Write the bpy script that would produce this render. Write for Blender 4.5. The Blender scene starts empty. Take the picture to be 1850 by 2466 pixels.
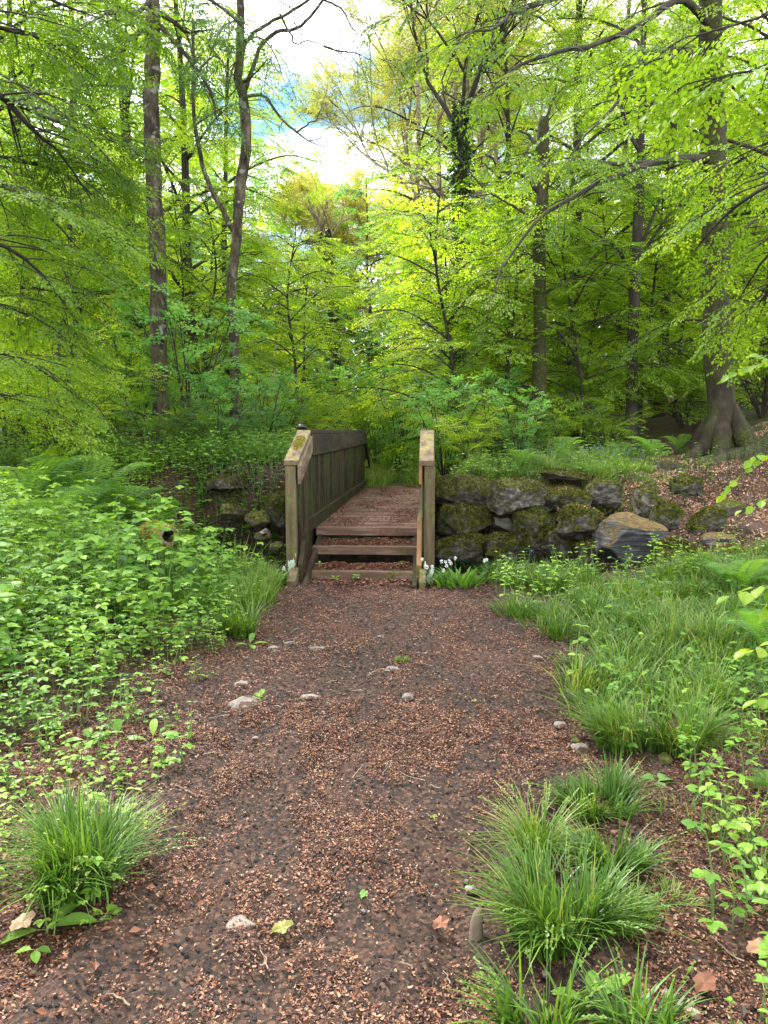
import bpy, math, random
import numpy as np
from mathutils import Vector
from math import radians, sin, cos, pi, tan, atan

SC = bpy.context.scene
COL = SC.collection
rs = np.random.RandomState(7)

# ------------------------------------------------------------------ camera
EYE = 1.55
PITCH = radians(6.1)
F = 1853.0                      # focal length in photograph pixels (1850 x 2466)
cam_d = bpy.data.cameras.new("camera")
cam_d.sensor_fit = 'VERTICAL'; cam_d.sensor_height = 36.0
cam_d.lens = 36.0 * F / 2466.0
cam_d.clip_start = 0.05; cam_d.clip_end = 600
cam = bpy.data.objects.new("camera", cam_d); COL.objects.link(cam)
cam.location = (0, 0, EYE)
cam.rotation_euler = (pi / 2 - PITCH, 0, 0)
SC.camera = cam

# ------------------------------------------------------------------ world, sun, exposure
SUN_EL, SUN_AZ = radians(52), radians(-35)      # azimuth from +Y towards +X
world = bpy.data.worlds.new("World"); SC.world = world
world.use_nodes = True
wn, wl = world.node_tree.nodes, world.node_tree.links
wn.clear()
sky = wn.new('ShaderNodeTexSky'); sky.sky_type = 'NISHITA'; sky.sun_disc = False
sky.sun_elevation = SUN_EL; sky.sun_rotation = SUN_AZ
sky.air_density = 1.0; sky.dust_density = 0.6; sky.ozone_density = 1.5
tc = wn.new('ShaderNodeTexCoord')
mp = wn.new('ShaderNodeMapping'); mp.inputs['Scale'].default_value = (1.0, 1.0, 2.2)
mp.inputs['Location'].default_value = (3.3, 3.3, .90)
nz = wn.new('ShaderNodeTexNoise'); nz.inputs['Scale'].default_value = 3.1
nz.inputs['Detail'].default_value = 7; nz.inputs['Roughness'].default_value = 0.5
rp = wn.new('ShaderNodeValToRGB')
rp.color_ramp.elements[0].position = 0.40; rp.color_ramp.elements[1].position = 0.54
mx = wn.new('ShaderNodeMix'); mx.data_type = 'RGBA'
mx.inputs['B'].default_value = (14.0, 14.2, 14.6, 1)
bg = wn.new('ShaderNodeBackground'); bg.inputs['Strength'].default_value = 0.15
wo = wn.new('ShaderNodeOutputWorld')
wl.new(tc.outputs['Generated'], mp.inputs['Vector']); wl.new(mp.outputs['Vector'], nz.inputs['Vector'])
wl.new(nz.outputs['Fac'], rp.inputs['Fac']); wl.new(rp.outputs['Color'], mx.inputs['Factor'])
dim = wn.new('ShaderNodeMix'); dim.data_type = 'RGBA'; dim.blend_type = 'MULTIPLY'; dim.inputs['Factor'].default_value = 1
dim.inputs['B'].default_value = (.42, .62, .72, 1)      # deep clear blue between the bright clouds
wl.new(sky.outputs['Color'], dim.inputs['A']); wl.new(dim.outputs['Result'], mx.inputs['A']); wl.new(mx.outputs['Result'], bg.inputs['Color'])
wl.new(bg.outputs['Background'], wo.inputs['Surface'])

sun_d = bpy.data.lights.new("sun", 'SUN'); sun_d.energy = 3.8; sun_d.angle = radians(6)
sun_d.color = (1.0, 0.95, 0.85)
sun = bpy.data.objects.new("sun", sun_d); COL.objects.link(sun)
sd = Vector((sin(SUN_AZ) * cos(SUN_EL), cos(SUN_AZ) * cos(SUN_EL), sin(SUN_EL)))
sun.rotation_euler = sd.to_track_quat('Z', 'Y').to_euler()

SC.view_settings.view_transform = 'Standard'; SC.view_settings.look = 'None'
SC.view_settings.gamma = 1; SC.view_settings.use_curve_mapping = False
SC.view_settings.exposure = 1.42
SC.cycles.max_bounces = 7; SC.cycles.diffuse_bounces = 4; SC.cycles.glossy_bounces = 2
SC.cycles.transmission_bounces = 4; SC.cycles.transparent_max_bounces = 4
SC.cycles.use_denoising = True
SC.cycles.caustics_reflective = False; SC.cycles.caustics_refractive = False

# ------------------------------------------------------------------ numeric helpers
def hash3(ix, iy, iz, seed):
    h = (ix * 374761393 + iy * 668265263 + iz * 2147483647 + seed * 974634777) & 0xFFFFFFFF
    h = ((h ^ (h >> 13)) * 1274126177) & 0xFFFFFFFF
    h = h ^ (h >> 16)
    return (h & 0xFFFF) / 65535.0
def vnoise(x, y, z, seed=0):
    x, y, z = np.broadcast_arrays(np.asarray(x, float), np.asarray(y, float), np.asarray(z, float))
    ix, iy, iz = np.floor(x).astype(np.int64), np.floor(y).astype(np.int64), np.floor(z).astype(np.int64)
    fx, fy, fz = x - ix, y - iy, z - iz
    fx, fy, fz = [f * f * (3 - 2 * f) for f in (fx, fy, fz)]
    r = 0
    for a in (0, 1):
        for b in (0, 1):
            for c in (0, 1):
                w = (fx if a else 1 - fx) * (fy if b else 1 - fy) * (fz if c else 1 - fz)
                r = r + w * hash3(ix + a, iy + b, iz + c, seed)
    return r * 2 - 1
def fbm(x, y, z=0.0, octv=4, seed=0, gain=0.5):
    r, a, f = 0, 1.0, 1.0
    for o in range(octv):
        r = r + a * vnoise(np.asarray(x) * f, np.asarray(y) * f, np.asarray(z) * f, seed + o)
        a *= gain; f *= 2.03
    return r
def sm(a, b, t):
    t = np.clip((np.asarray(t, float) - a) / (b - a), 0, 1)
    return t * t * (3 - 2 * t)
def lerp(a, b, t): return a + (b - a) * t
def norm(v):
    v = np.asarray(v, float)
    return v / np.maximum(np.linalg.norm(v, axis=-1, keepdims=True), 1e-9)

YAW = radians(3.24)             # the bridge runs slightly to the right of straight ahead
def to_bridge(x, y):
    return x * cos(YAW) - y * sin(YAW), x * sin(YAW) + y * cos(YAW)
def from_bridge(v, u):
    return v * cos(YAW) + u * sin(YAW), -v * sin(YAW) + u * cos(YAW)

def gz(x, y):
    x = np.asarray(x, float); y = np.asarray(y, float)
    v, u = to_bridge(x, y)
    lo = fbm(x * .45, y * .45, 0, 3, 11) * .05 * sm(0.5, 2.5, np.abs(x - .1)) + fbm(x * 1.3, y * 1.3, 0, 2, 5) * .012
    near = lo + sm(1.7, 4.6, -x) * .38 * sm(2.5, 5.5, y) + sm(1.6, 5, x) * .22 * sm(3, 7, y)
    flat = sm(.9, .5, np.abs(v + .68)) * sm(6.8, 7.4, u)
    near = near * (1 - flat)
    bed = -.68 + fbm(x * 1.1, y * 1.1, 0, 3, 3) * .07
    bed = lerp(bed, .38, sm(2.5, 3.8, -x))
    far_r = .84 + .035 * np.clip(y - 12, 0, 10) + .24 * np.clip(x - 5.5, 0, 14) * sm(10, 14, y) + fbm(x * .5, y * .5, 0, 3, 21) * .1
    far_l = 1.0 + .01 * np.clip(y - 12, 0, 30) + .06 * np.clip(-x - 7, 0, 30) + fbm(x * .5, y * .5, 0, 3, 22) * .1
    far = lerp(far_l, far_r, sm(-1.5, .5, x - .5))
    dip = sm(1.5, .85, np.abs(v + .68)) * sm(9.5, 10.5, y) * (1 - sm(20, 45, y))
    dip2 = sm(4.5, 1.0, np.abs(v + .68)) * sm(14, 18, y) * (1 - sm(24, 50, y))
    far = lerp(far, .36 + lo * .5, np.maximum(dip, dip2))
    far = far + .03 * np.clip(y - 30, 0, 80) + .05 * np.clip(y - 38, 0, 60)
    e = 7.95 + .18 * np.sin(x * 1.3 + 1) + .5 * sm(1.5, 4, x) + .3 * sm(2, 4, -x) + .12 * fbm(x, 0, 0, 2, 9)
    z = lerp(near, bed, sm(0, .75, y - e))
    a = lerp(12.0, 8.9, sm(3.0, 5.0, x)); a = lerp(a, 11.2, sm(1.2, 1.7, -x))
    b = lerp(12.7, 12.7, sm(3.0, 5.0, x)); b = lerp(b, 12.1, sm(1.2, 1.7, -x))
    t = np.clip((y - a) / (b - a), 0, 1)
    z = lerp(z, far, lerp(t * t * (3 - 2 * t), t, sm(3.5, 5, x)))
    return z

def at(px, py, D):
    """point seen at photograph pixel (px, py) (1659-wide view) at depth D"""
    px, py = np.asarray(px, float) * 1.1151, np.asarray(py, float) * 1.1151
    uu, vv = (px - 925) / F, (1233 - py) / F
    dy = cos(PITCH) + vv * sin(PITCH); dz = -sin(PITCH) + vv * cos(PITCH)
    k = D / dy
    return np.stack([uu * k, dy * k, EYE + dz * k], -1)
def ground(px, py, d0=1.2, d1=40):
    """where the line of sight through a view pixel first meets the terrain"""
    for D in np.arange(d0, d1, .03):
        p = at(px, py, D)
        if gz(p[0], p[1]) >= p[2]: break
    return np.array([p[0], p[1], float(gz(p[0], p[1]))])

def basis(fwd, up=(0, 0, 1)):
    y = norm(fwd); up = np.broadcast_to(np.asarray(up, float), y.shape)
    x = norm(np.cross(y, up)); z = np.cross(x, y)
    return np.stack([x, y, z], -1)

# ------------------------------------------------------------------ mesh builder
class MB:
    def __init__(s): s.V = []; s.L = []; s.n = 0; s.T = []; s.M = []; s.K = []
    def add(s, v, f, tint=.5, mi=0):
        v = np.asarray(v, float).reshape(-1, 3); f = np.asarray(f, np.int64)
        s.V.append(v); s.L.append((f + s.n).ravel()); s.K.append(np.full(len(f), f.shape[1]))
        s.T.append(np.broadcast_to(np.asarray(tint, float), (len(f),)).copy())
        s.M.append(np.broadcast_to(np.asarray(mi), (len(f),)).copy()); s.n += len(v)
    def inst(s, tpl, R, pos, scale, tint=None):
        tv, tf, tt, tm = tpl; M = len(pos)
        if M == 0: return
        sc = np.asarray(scale, float)
        sc = np.broadcast_to(sc.reshape(-1, 1, 1) if sc.ndim < 2 else sc[:, None, :], (M, 1, sc.shape[-1] if sc.ndim == 2 else 1))
        v = np.einsum('mij,mvj->mvi', R, tv[None] * sc) + pos[:, None, :]
        f = tf[None] + (np.arange(M) * len(tv))[:, None, None]
        ti = rs.rand(M) if tint is None else np.asarray(tint)
        t = np.clip(.5 + (ti[:, None] - .5) * .95 + (tt[None] - .5) * .45, 0, 1)
        s.add(v.reshape(-1, 3), f.reshape(-1, tf.shape[1]), t.ravel(), np.tile(tm, M))
    def tube(s, pts, rad, k=7, tint=.5, mi=0, cap=True):
        pts = np.asarray(pts, float); n = len(pts)
        rad = np.broadcast_to(np.asarray(rad, float), (n,))
        tg = norm(np.gradient(pts, axis=0))
        ref = np.array([1., 0, 0]) if abs(tg[0][0]) < .8 else np.array([0, 1., 0])
        a = norm(np.cross(tg, ref)); b = np.cross(tg, a)
        th = np.linspace(0, 2 * pi, k, endpoint=False)
        ring = pts[:, None] + rad[:, None, None] * (np.cos(th)[None, :, None] * a[:, None] + np.sin(th)[None, :, None] * b[:, None])
        i = np.arange(n - 1)[:, None] * k; j = np.arange(k)[None]
        f = np.stack([i + j, i + (j + 1) % k, i + k + (j + 1) % k, i + k + j], -1).reshape(-1, 4)
        v = ring.reshape(-1, 3)
        if cap:
            v = np.vstack([v, pts[-1:], pts[:1]])
            s.add(v, f, tint, mi); base = s.n - len(v)
            c = np.array([[(n - 1) * k + q, (n - 1) * k + (q + 1) % k, n * k] for q in range(k)] +
                         [[(q + 1) % k, q, n * k + 1] for q in range(k)])
            s.L.append((c + base).ravel()); s.K.append(np.full(len(c), 3)); s.T.append(np.full(len(c), float(np.mean(tint)))); s.M.append(np.full(len(c), mi))
        else: s.add(v, f, tint, mi)
    def box(s, x0, x1, y0, y1, z0, z1, tint=.5, mi=0):
        v = [(x, y, z) for x in (x0, x1) for y in (y0, y1) for z in (z0, z1)]
        s.add(v, [(0, 1, 3, 2), (4, 6, 7, 5), (0, 4, 5, 1), (2, 3, 7, 6), (0, 2, 6, 4), (1, 5, 7, 3)], tint, mi)
    def build(s, name, mats, parent=None, smooth=False, loc=None, bevel=0):
        me = bpy.data.meshes.new(name)
        if s.n:
            V = np.concatenate(s.V); L = np.concatenate(s.L); K = np.concatenate(s.K)
            if loc is not None: V = V - np.asarray(loc)
            me.vertices.add(len(V)); me.vertices.foreach_set('co', V.astype(np.float32).ravel())
            me.loops.add(len(L)); me.loops.foreach_set('vertex_index', L.astype(np.int32))
            me.polygons.add(len(K))
            me.polygons.foreach_set('loop_start', np.concatenate([[0], np.cumsum(K)[:-1]]).astype(np.int32))
            me.polygons.foreach_set('loop_total', K.astype(np.int32))
            me.polygons.foreach_set('material_index', np.concatenate(s.M).astype(np.int32))
            me.polygons.foreach_set('use_smooth', np.full(len(K), smooth))
            at_ = me.attributes.new('tint', 'FLOAT', 'FACE'); at_.data.foreach_set('value', np.concatenate(s.T).astype(np.float32))
            me.update(calc_edges=True)
        for m in (mats if isinstance(mats, (list, tuple)) else [mats]): me.materials.append(m)
        o = bpy.data.objects.new(name, me); COL.objects.link(o)
        if parent: o.parent = parent
        if loc is not None and not parent: o.location = loc
        if bevel:
            b = o.modifiers.new('bevel', 'BEVEL'); b.width = bevel; b.segments = 2; b.limit_method = 'ANGLE'
        return o

def tag(o, label=None, cat=None, group=None, kind=None):
    if label: o['label'] = label
    if cat: o['category'] = cat
    if group: o['group'] = group
    if kind: o['kind'] = kind
    return o
def empty(name, loc, label, cat, group=None, rz=0):
    o = bpy.data.objects.new(name, None); COL.objects.link(o)
    o.location = tuple(float(c) for c in loc); o.rotation_euler = (0, 0, rz); o.empty_display_size = .2
    return tag(o, label, cat, group)
def copy_thing(root, loc, rz, sc, label, group=None):
    r = root.copy(); COL.objects.link(r)
    r.location = tuple(float(c) for c in loc); r.rotation_euler = (0, 0, rz)
    r.scale = (sc, sc, sc) if np.isscalar(sc) else sc
    r['label'] = label
    if group: r['group'] = group
    for ch in list(root.children):
        c = ch.copy(); COL.objects.link(c); c.parent = r
        for g in list(ch.children):
            d = g.copy(); COL.objects.link(d); d.parent = c
    return r

# ------------------------------------------------------------------ materials
def mat(name):
    m = bpy.data.materials.new(name); m.use_nodes = True
    n, l = m.node_tree.nodes, m.node_tree.links
    n.clear(); out = n.new('ShaderNodeOutputMaterial')
    return m, n, l, out
def ramp(n, stops):
    r = n.new('ShaderNodeValToRGB'); e = r.color_ramp.elements
    while len(e) < len(stops): e.new(0.5)
    for q, (p, c) in zip(e, stops): q.position = p; q.color = (*c, 1)
    return r
def math_(n, op, a=None, b=None, clamp=False):
    m = n.new('ShaderNodeMath'); m.operation = op; m.use_clamp = clamp
    if isinstance(a, (int, float)): m.inputs[0].default_value = a
    if isinstance(b, (int, float)): m.inputs[1].default_value = b
    return m
def leaf_mat(name, stops, trans=.45, tgain=1.5, rough=.45, spec=.35, objrand=.25, tcol=(1.15, 1.05, .35)):
    m, n, l, out = mat(name)
    a = n.new('ShaderNodeAttribute'); a.attribute_name = 'tint'
    oi = n.new('ShaderNodeObjectInfo')
    m1 = math_(n, 'MULTIPLY', None, 1 - objrand); m2 = math_(n, 'MULTIPLY', None, objrand); ad = math_(n, 'ADD')
    l.new(a.outputs['Fac'], m1.inputs[0]); l.new(oi.outputs['Random'], m2.inputs[0])
    l.new(m1.outputs[0], ad.inputs[0]); l.new(m2.outputs[0], ad.inputs[1])
    r = ramp(n, stops); l.new(ad.outputs[0], r.inputs['Fac'])
    p = n.new('ShaderNodeBsdfPrincipled'); p.inputs['Roughness'].default_value = rough
    p.inputs['Specular IOR Level'].default_value = spec
    l.new(r.outputs['Color'], p.inputs['Base Color'])
    tm = n.new('ShaderNodeMix'); tm.data_type = 'RGBA'; tm.blend_type = 'MULTIPLY'; tm.inputs['Factor'].default_value = 1
    l.new(r.outputs['Color'], tm.inputs['A']); tm.inputs['B'].default_value = (tcol[0] * tgain, tcol[1] * tgain, tcol[2] * tgain, 1)
    t = n.new('ShaderNodeBsdfTranslucent'); l.new(tm.outputs['Result'], t.inputs['Color'])
    mx = n.new('ShaderNodeMixShader'); mx.inputs[0].default_value = trans
    l.new(p.outputs[0], mx.inputs[1]); l.new(t.outputs[0], mx.inputs[2]); l.new(mx.outputs[0], out.inputs['Surface'])
    return m
def rough_mat(name, stops, scale=(4, 4, 4), detail=8, rough=.9, bump=.4, bdist=.02, moss=None, mossamt=.5, mosscale=2.5, up=True, spots=None, bscale=None, attr=0, upw=.28):
    """noise driven colour; optional moss growing on upward faces / by noise; optional light spots"""
    m, n, l, out = mat(name)
    tc = n.new('ShaderNodeTexCoord'); mp = n.new('ShaderNodeMapping'); mp.inputs['Scale'].default_value = scale
    oi = n.new('ShaderNodeObjectInfo'); ml = math_(n, 'MULTIPLY', None, 37.0); l.new(oi.outputs['Random'], ml.inputs[0])
    cb = n.new('ShaderNodeCombineXYZ'); l.new(ml.outputs[0], cb.inputs[0]); l.new(ml.outputs[0], cb.inputs[2])
    l.new(cb.outputs[0], mp.inputs['Location']); l.new(tc.outputs['Object'], mp.inputs['Vector'])
    nz = n.new('ShaderNodeTexNoise'); nz.inputs['Scale'].default_value = 1; nz.inputs['Detail'].default_value = detail; nz.inputs['Roughness'].default_value = .62
    l.new(mp.outputs[0], nz.inputs['Vector'])
    r = ramp(n, stops)
    if attr:
        a = n.new('ShaderNodeAttribute'); a.attribute_name = 'tint'
        s1 = math_(n, 'SUBTRACT', None, .5); l.new(a.outputs['Fac'], s1.inputs[0])
        s2 = math_(n, 'MULTIPLY', None, attr); l.new(s1.outputs[0], s2.inputs[0])
        s3 = math_(n, 'ADD'); l.new(s2.outputs[0], s3.inputs[0]); l.new(nz.outputs['Fac'], s3.inputs[1])
        l.new(s3.outputs[0], r.inputs['Fac'])
    else: l.new(nz.outputs['Fac'], r.inputs['Fac'])
    col = r.outputs['Color']
    if spots:
        n3 = n.new('ShaderNodeTexNoise'); n3.inputs['Scale'].default_value = spots[1]; n3.inputs['Detail'].default_value = 4
        l.new(tc.outputs['Object'], n3.inputs['Vector'])
        rr = ramp(n, [(spots[2], (0, 0, 0)), (spots[2] + .05, (1, 1, 1))]); l.new(n3.outputs['Fac'], rr.inputs['Fac'])
        mm = n.new('ShaderNodeMix'); mm.data_type = 'RGBA'; mm.inputs['B'].default_value = (*spots[0], 1)
        l.new(rr.outputs['Color'], mm.inputs['Factor']); l.new(col, mm.inputs['A']); col = mm.outputs['Result']
    if moss:
        n2 = n.new('ShaderNodeTexNoise'); n2.inputs['Scale'].default_value = mosscale; n2.inputs['Detail'].default_value = 6; n2.inputs['Roughness'].default_value = .65
        l.new(tc.outputs['Object'], n2.inputs['Vector'])
        fac = n2.outputs['Fac']
        if up:
            g = n.new('ShaderNodeNewGeometry'); sx = n.new('ShaderNodeSeparateXYZ'); l.new(g.outputs['Normal'], sx.inputs[0])
            a1 = math_(n, 'MULTIPLY', None, upw); l.new(sx.outputs['Z'], a1.inputs[0])
            a2 = math_(n, 'ADD'); l.new(a1.outputs[0], a2.inputs[0]); l.new(fac, a2.inputs[1]); fac = a2.outputs[0]
        rr = ramp(n, [(1 - mossamt - .06, (0, 0, 0)), (1 - mossamt + .06, (1, 1, 1))]); l.new(fac, rr.inputs['Fac'])
        n4 = n.new('ShaderNodeTexNoise'); n4.inputs['Scale'].default_value = 22; n4.inputs['Detail'].default_value = 5
        l.new(tc.outputs['Object'], n4.inputs['Vector'])
        mr = ramp(n, [(.3, moss[0]), (.5, moss[1]), (.7, moss[2])]); l.new(n4.outputs['Fac'], mr.inputs['Fac'])
        mm = n.new('ShaderNodeMix'); mm.data_type = 'RGBA'
        l.new(rr.outputs['Color'], mm.inputs['Factor']); l.new(col, mm.inputs['A']); l.new(mr.outputs['Color'], mm.inputs['B']); col = mm.outputs['Result']
    p = n.new('ShaderNodeBsdfPrincipled'); p.inputs['Roughness'].default_value = rough; p.inputs['Specular IOR Level'].default_value = .3
    l.new(col, p.inputs['Base Color'])
    nb = n.new('ShaderNodeTexNoise'); nb.inputs['Scale'].default_value = 1; nb.inputs['Detail'].default_value = 9; nb.inputs['Roughness'].default_value = .7
    mp2 = n.new('ShaderNodeMapping'); mp2.inputs['Scale'].default_value = bscale or tuple(c * 2.5 for c in scale)
    l.new(tc.outputs['Object'], mp2.inputs['Vector']); l.new(mp2.outputs[0], nb.inputs['Vector'])
    b = n.new('ShaderNodeBump'); b.inputs['Strength'].default_value = bump; b.inputs['Distance'].default_value = bdist
    l.new(nb.outputs['Fac'], b.inputs['Height']); l.new(b.outputs[0], p.inputs['Normal'])
    l.new(p.outputs[0], out.inputs['Surface'])
    return m
def plain(name, c, rough=.6, spec=.4):
    m, n, l, out = mat(name); p = n.new('ShaderNodeBsdfPrincipled')
    nz = n.new('ShaderNodeTexNoise'); nz.inputs['Scale'].default_value = 30
    r = ramp(n, [(.3, tuple(x * .8 for x in c)), (.7, tuple(min(1, x * 1.15) for x in c))]); l.new(nz.outputs['Fac'], r.inputs['Fac'])
    l.new(r.outputs['Color'], p.inputs['Base Color']); p.inputs['Roughness'].default_value = rough; p.inputs['Specular IOR Level'].default_value = spec
    l.new(p.outputs[0], out.inputs['Surface']); return m

MOSS = ((.02, .028, .006), (.06, .068, .011), (.17, .15, .022))
M = {}
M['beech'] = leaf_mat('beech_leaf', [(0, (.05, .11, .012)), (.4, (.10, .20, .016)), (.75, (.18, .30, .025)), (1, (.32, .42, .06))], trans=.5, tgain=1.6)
M['beech_lit'] = leaf_mat('lit_beech_leaf', [(0, (.075, .15, .015)), (.4, (.15, .27, .022)), (.75, (.27, .39, .035)), (1, (.44, .50, .09))], trans=.55, tgain=2.1)  # beech leaf again, with the brightness of the lit mid wood put into its colour
M['beech_near'] = leaf_mat('beech_leaf_near', [(0, (.09, .19, .015)), (.5, (.17, .30, .025)), (1, (.30, .42, .05))], rough=.38)
M['dark_leaf'] = leaf_mat('dark_leaf', [(0, (.04, .10, .02)), (.5, (.07, .17, .03)), (1, (.12, .25, .05))])
M['cool_leaf'] = leaf_mat('cool_leaf', [(0, (.07, .18, .04)), (.5, (.13, .28, .07)), (1, (.23, .40, .12))], tcol=(1.0, 1.05, .55), tgain=2.0)
M['yellow_leaf'] = leaf_mat('yellow_leaf', [(0, (.40, .40, .10)), (.5, (.56, .55, .16)), (1, (.66, .65, .28))], tcol=(1, 1, .4), trans=.35)
M['olive_leaf'] = leaf_mat('olive_leaf', [(0, (.14, .20, .05)), (.5, (.24, .29, .08)), (1, (.40, .38, .14))], tgain=1.8)
M['ivy'] = leaf_mat('ivy_leaf', [(0, (.015, .04, .012)), (.6, (.035, .075, .02)), (1, (.08, .14, .04))], trans=.15, rough=.3, spec=.5)
M['herb'] = leaf_mat('herb_leaf', [(0, (.05, .13, .02)), (.4, (.12, .26, .035)), (.75, (.22, .39, .05)), (1, (.36, .50, .10))], rough=.42, trans=.4)
M['fern'] = leaf_mat('fern_frond', [(0, (.07, .18, .03)), (.5, (.13, .28, .04)), (1, (.24, .40, .07))], rough=.5)
M['grass'] = leaf_mat('grass_blade', [(0, (.025, .07, .012)), (.4, (.07, .155, .022)), (.8, (.165, .285, .045)), (.97, (.34, .32, .13)), (1, (.42, .34, .17))], rough=.38, trans=.35)
M['litter'] = leaf_mat('dead_leaf', [(0, (.014, .009, .008)), (.3, (.06, .025, .017)), (.55, (.155, .058, .034)), (.8, (.29, .13, .075)), (1, (.44, .28, .185))], trans=.1, rough=.55, spec=.3, objrand=0, tcol=(1, .8, .6))
M['litter_pale'] = leaf_mat('pale_dead_leaf', [(0, (.12, .06, .035)), (.4, (.30, .17, .10)), (.75, (.48, .31, .20)), (1, (.68, .52, .38))], trans=.15, rough=.5, objrand=0, tcol=(1, .8, .6))
M['twig'] = plain('twig_bark', (.035, .028, .020), .85)
M['stem'] = plain('green_stem', (.12, .20, .05), .6)
M['bark'] = rough_mat('grey_brown_bark', [(.36, (.016, .012, .009)), (.48, (.05, .038, .027)), (.56, (.10, .075, .053)), (.68, (.20, .165, .12))], (7, 7, 3), bump=1, bdist=.05, moss=((.03, .03, .012), (.05, .045, .018), (.10, .09, .03)), mossamt=.46, mosscale=1.2, up=False, spots=((.27, .27, .23), 7, .60))
M['bark_moss'] = rough_mat('mossy_bark', [(.3, (.012, .009, .006)), (.5, (.032, .024, .015)), (.7, (.075, .058, .038))], (4, 4, 2), bump=.9, bdist=.03, moss=((.015, .02, .004), (.035, .042, .008), (.075, .08, .016)), mossamt=.50, mosscale=1.1, up=False)
M['bark_dark'] = rough_mat('dark_bark', [(.3, (.018, .016, .012)), (.55, (.045, .038, .028)), (.75, (.09, .08, .06))], (4, 4, 1.5), bump=.8, bdist=.03, moss=MOSS, mossamt=.36, mosscale=1.2, up=False)
M['bark_pale'] = rough_mat('pale_bark', [(.3, (.12, .085, .06)), (.5, (.26, .20, .15)), (.7, (.42, .35, .27))], (5, 5, 1.5), bump=.7, bdist=.02, moss=MOSS, mossamt=.4, mosscale=1.5, up=False)
ALG = ((.014, .022, .004), (.035, .052, .008), (.065, .09, .014))
M['board'] = rough_mat('algae_stained_boards', [(.3, (.010, .007, .003)), (.5, (.030, .021, .009)), (.7, (.068, .048, .022))], (9, 9, .8), bump=.5, bdist=.01, moss=ALG, mossamt=.47, mosscale=1.6, up=False, attr=.5)
M['fascia'] = rough_mat('dark_stained_timber', [(.3, (.012, .008, .004)), (.5, (.032, .021, .012)), (.7, (.07, .048, .028))], (9, .8, 9), bump=.5, bdist=.01, moss=ALG, mossamt=.42, mosscale=2, up=False)
M['post'] = rough_mat('weathered_post', [(.3, (.05, .036, .02)), (.5, (.11, .08, .045)), (.7, (.19, .145, .088))], (12, 12, 1.2), bump=.5, bdist=.008, moss=((.05, .06, .015), (.10, .10, .03), (.18, .16, .06)), mossamt=.42, mosscale=2.5, up=False)
M['cap'] = rough_mat('weathered_handrail', [(.28, (.075, .052, .036)), (.5, (.135, .095, .06)), (.72, (.25, .19, .13))], (14, 3, 14), bump=.5, bdist=.008, moss=((.16, .13, .045), (.22, .18, .07), (.28, .24, .12)), mossamt=.22, mosscale=5, up=True)
M['step'] = rough_mat('weathered_step_timber', [(.28, (.06, .04, .03)), (.5, (.135, .078, .056)), (.72, (.27, .175, .13))], (2.2, 16, 16), bump=.6, bdist=.008, moss=((.04, .05, .01), (.08, .085, .02), (.13, .12, .035)), mossamt=.42, mosscale=5, up=False)
M['deck'] = rough_mat('deck_boards', [(.28, (.07, .048, .037)), (.5, (.155, .092, .068)), (.72, (.30, .20, .155))], (2.2, 16, 16), bump=.5, bdist=.006, moss=((.10, .05, .035), (.16, .08, .052), (.22, .12, .08)), mossamt=.44, mosscale=9, up=False, attr=.35)
M['orange'] = rough_mat('orange_stained_timber', [(.3, (.13, .06, .025)), (.5, (.23, .11, .045)), (.7, (.28, .18, .10))], (14, 3, 3), bump=.4, bdist=.006, moss=((.06, .07, .015), (.12, .12, .03), (.2, .17, .05)), mossamt=.42, mosscale=4, up=False)
M['lichen'] = rough_mat('pale_green_lichen', [(.3, (.26, .32, .24)), (.5, (.42, .50, .40)), (.7, (.60, .66, .56))], (20, 20, 20), bump=.6, bdist=.006)
M['moss'] = rough_mat('yellow_moss', [(.3, (.13, .12, .015)), (.5, (.30, .26, .03)), (.7, (.46, .40, .06))], (40, 40, 40), bump=1, bdist=.01)
M['mossgreen'] = leaf_mat('green_moss', [(0, (.02, .032, .006)), (.5, (.06, .075, .012)), (1, (.22, .20, .03))], trans=.2, rough=.8, spec=.1)
M['stone'] = rough_mat('mossy_grey_stone', [(.34, (.038, .034, .028)), (.5, (.12, .108, .088)), (.64, (.30, .27, .225))], (9, 9, 14), bump=1, bdist=.06, moss=MOSS, mossamt=.44, mosscale=5)
M['stone_moss'] = rough_mat('very_mossy_stone', [(.34, (.035, .033, .028)), (.5, (.11, .10, .085)), (.64, (.28, .26, .225))], (9, 9, 14), bump=1, bdist=.06, moss=MOSS, mossamt=.50, mosscale=5.5)
M['stone_bare'] = rough_mat('bare_grey_stone', [(.3, (.12, .12, .10)), (.5, (.23, .225, .19)), (.7, (.36, .35, .30))], (8, 8, 12), bump=.8, bdist=.02, moss=MOSS, mossamt=.28, mosscale=3)
M['slate'] = rough_mat('dark_slate', [(.34, (.02, .021, .022)), (.5, (.055, .057, .06)), (.64, (.16, .16, .165))], (3, 3, 26), bump=1, bdist=.03, moss=((.03, .02, .008), (.09, .055, .013), (.17, .12, .022)), mossamt=.33, mosscale=5.0, rough=.65, upw=.34)
M['pebble'] = rough_mat('pale_pebble', [(.3, (.13, .105, .09)), (.5, (.22, .185, .16)), (.7, (.36, .32, .285))], (14, 14, 14), bump=.8, bdist=.008, spots=((.09, .05, .038), 14, .52))
M['brown_stone'] = rough_mat('brown_stone', [(.3, (.09, .065, .045)), (.5, (.17, .13, .09)), (.7, (.28, .22, .16))], (8, 8, 8), bump=.8, bdist=.02, moss=MOSS, mossamt=.36)
M['stick'] = rough_mat('bare_stick', [(.3, (.16, .11, .085)), (.5, (.30, .22, .17)), (.7, (.46, .37, .30))], (20, 20, 20), bump=.5, bdist=.004)
M['white'] = leaf_mat('white_petal', [(0, (.75, .76, .74)), (1, (.88, .88, .86))], trans=.3, tgain=1, tcol=(1, 1, 1))
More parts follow.
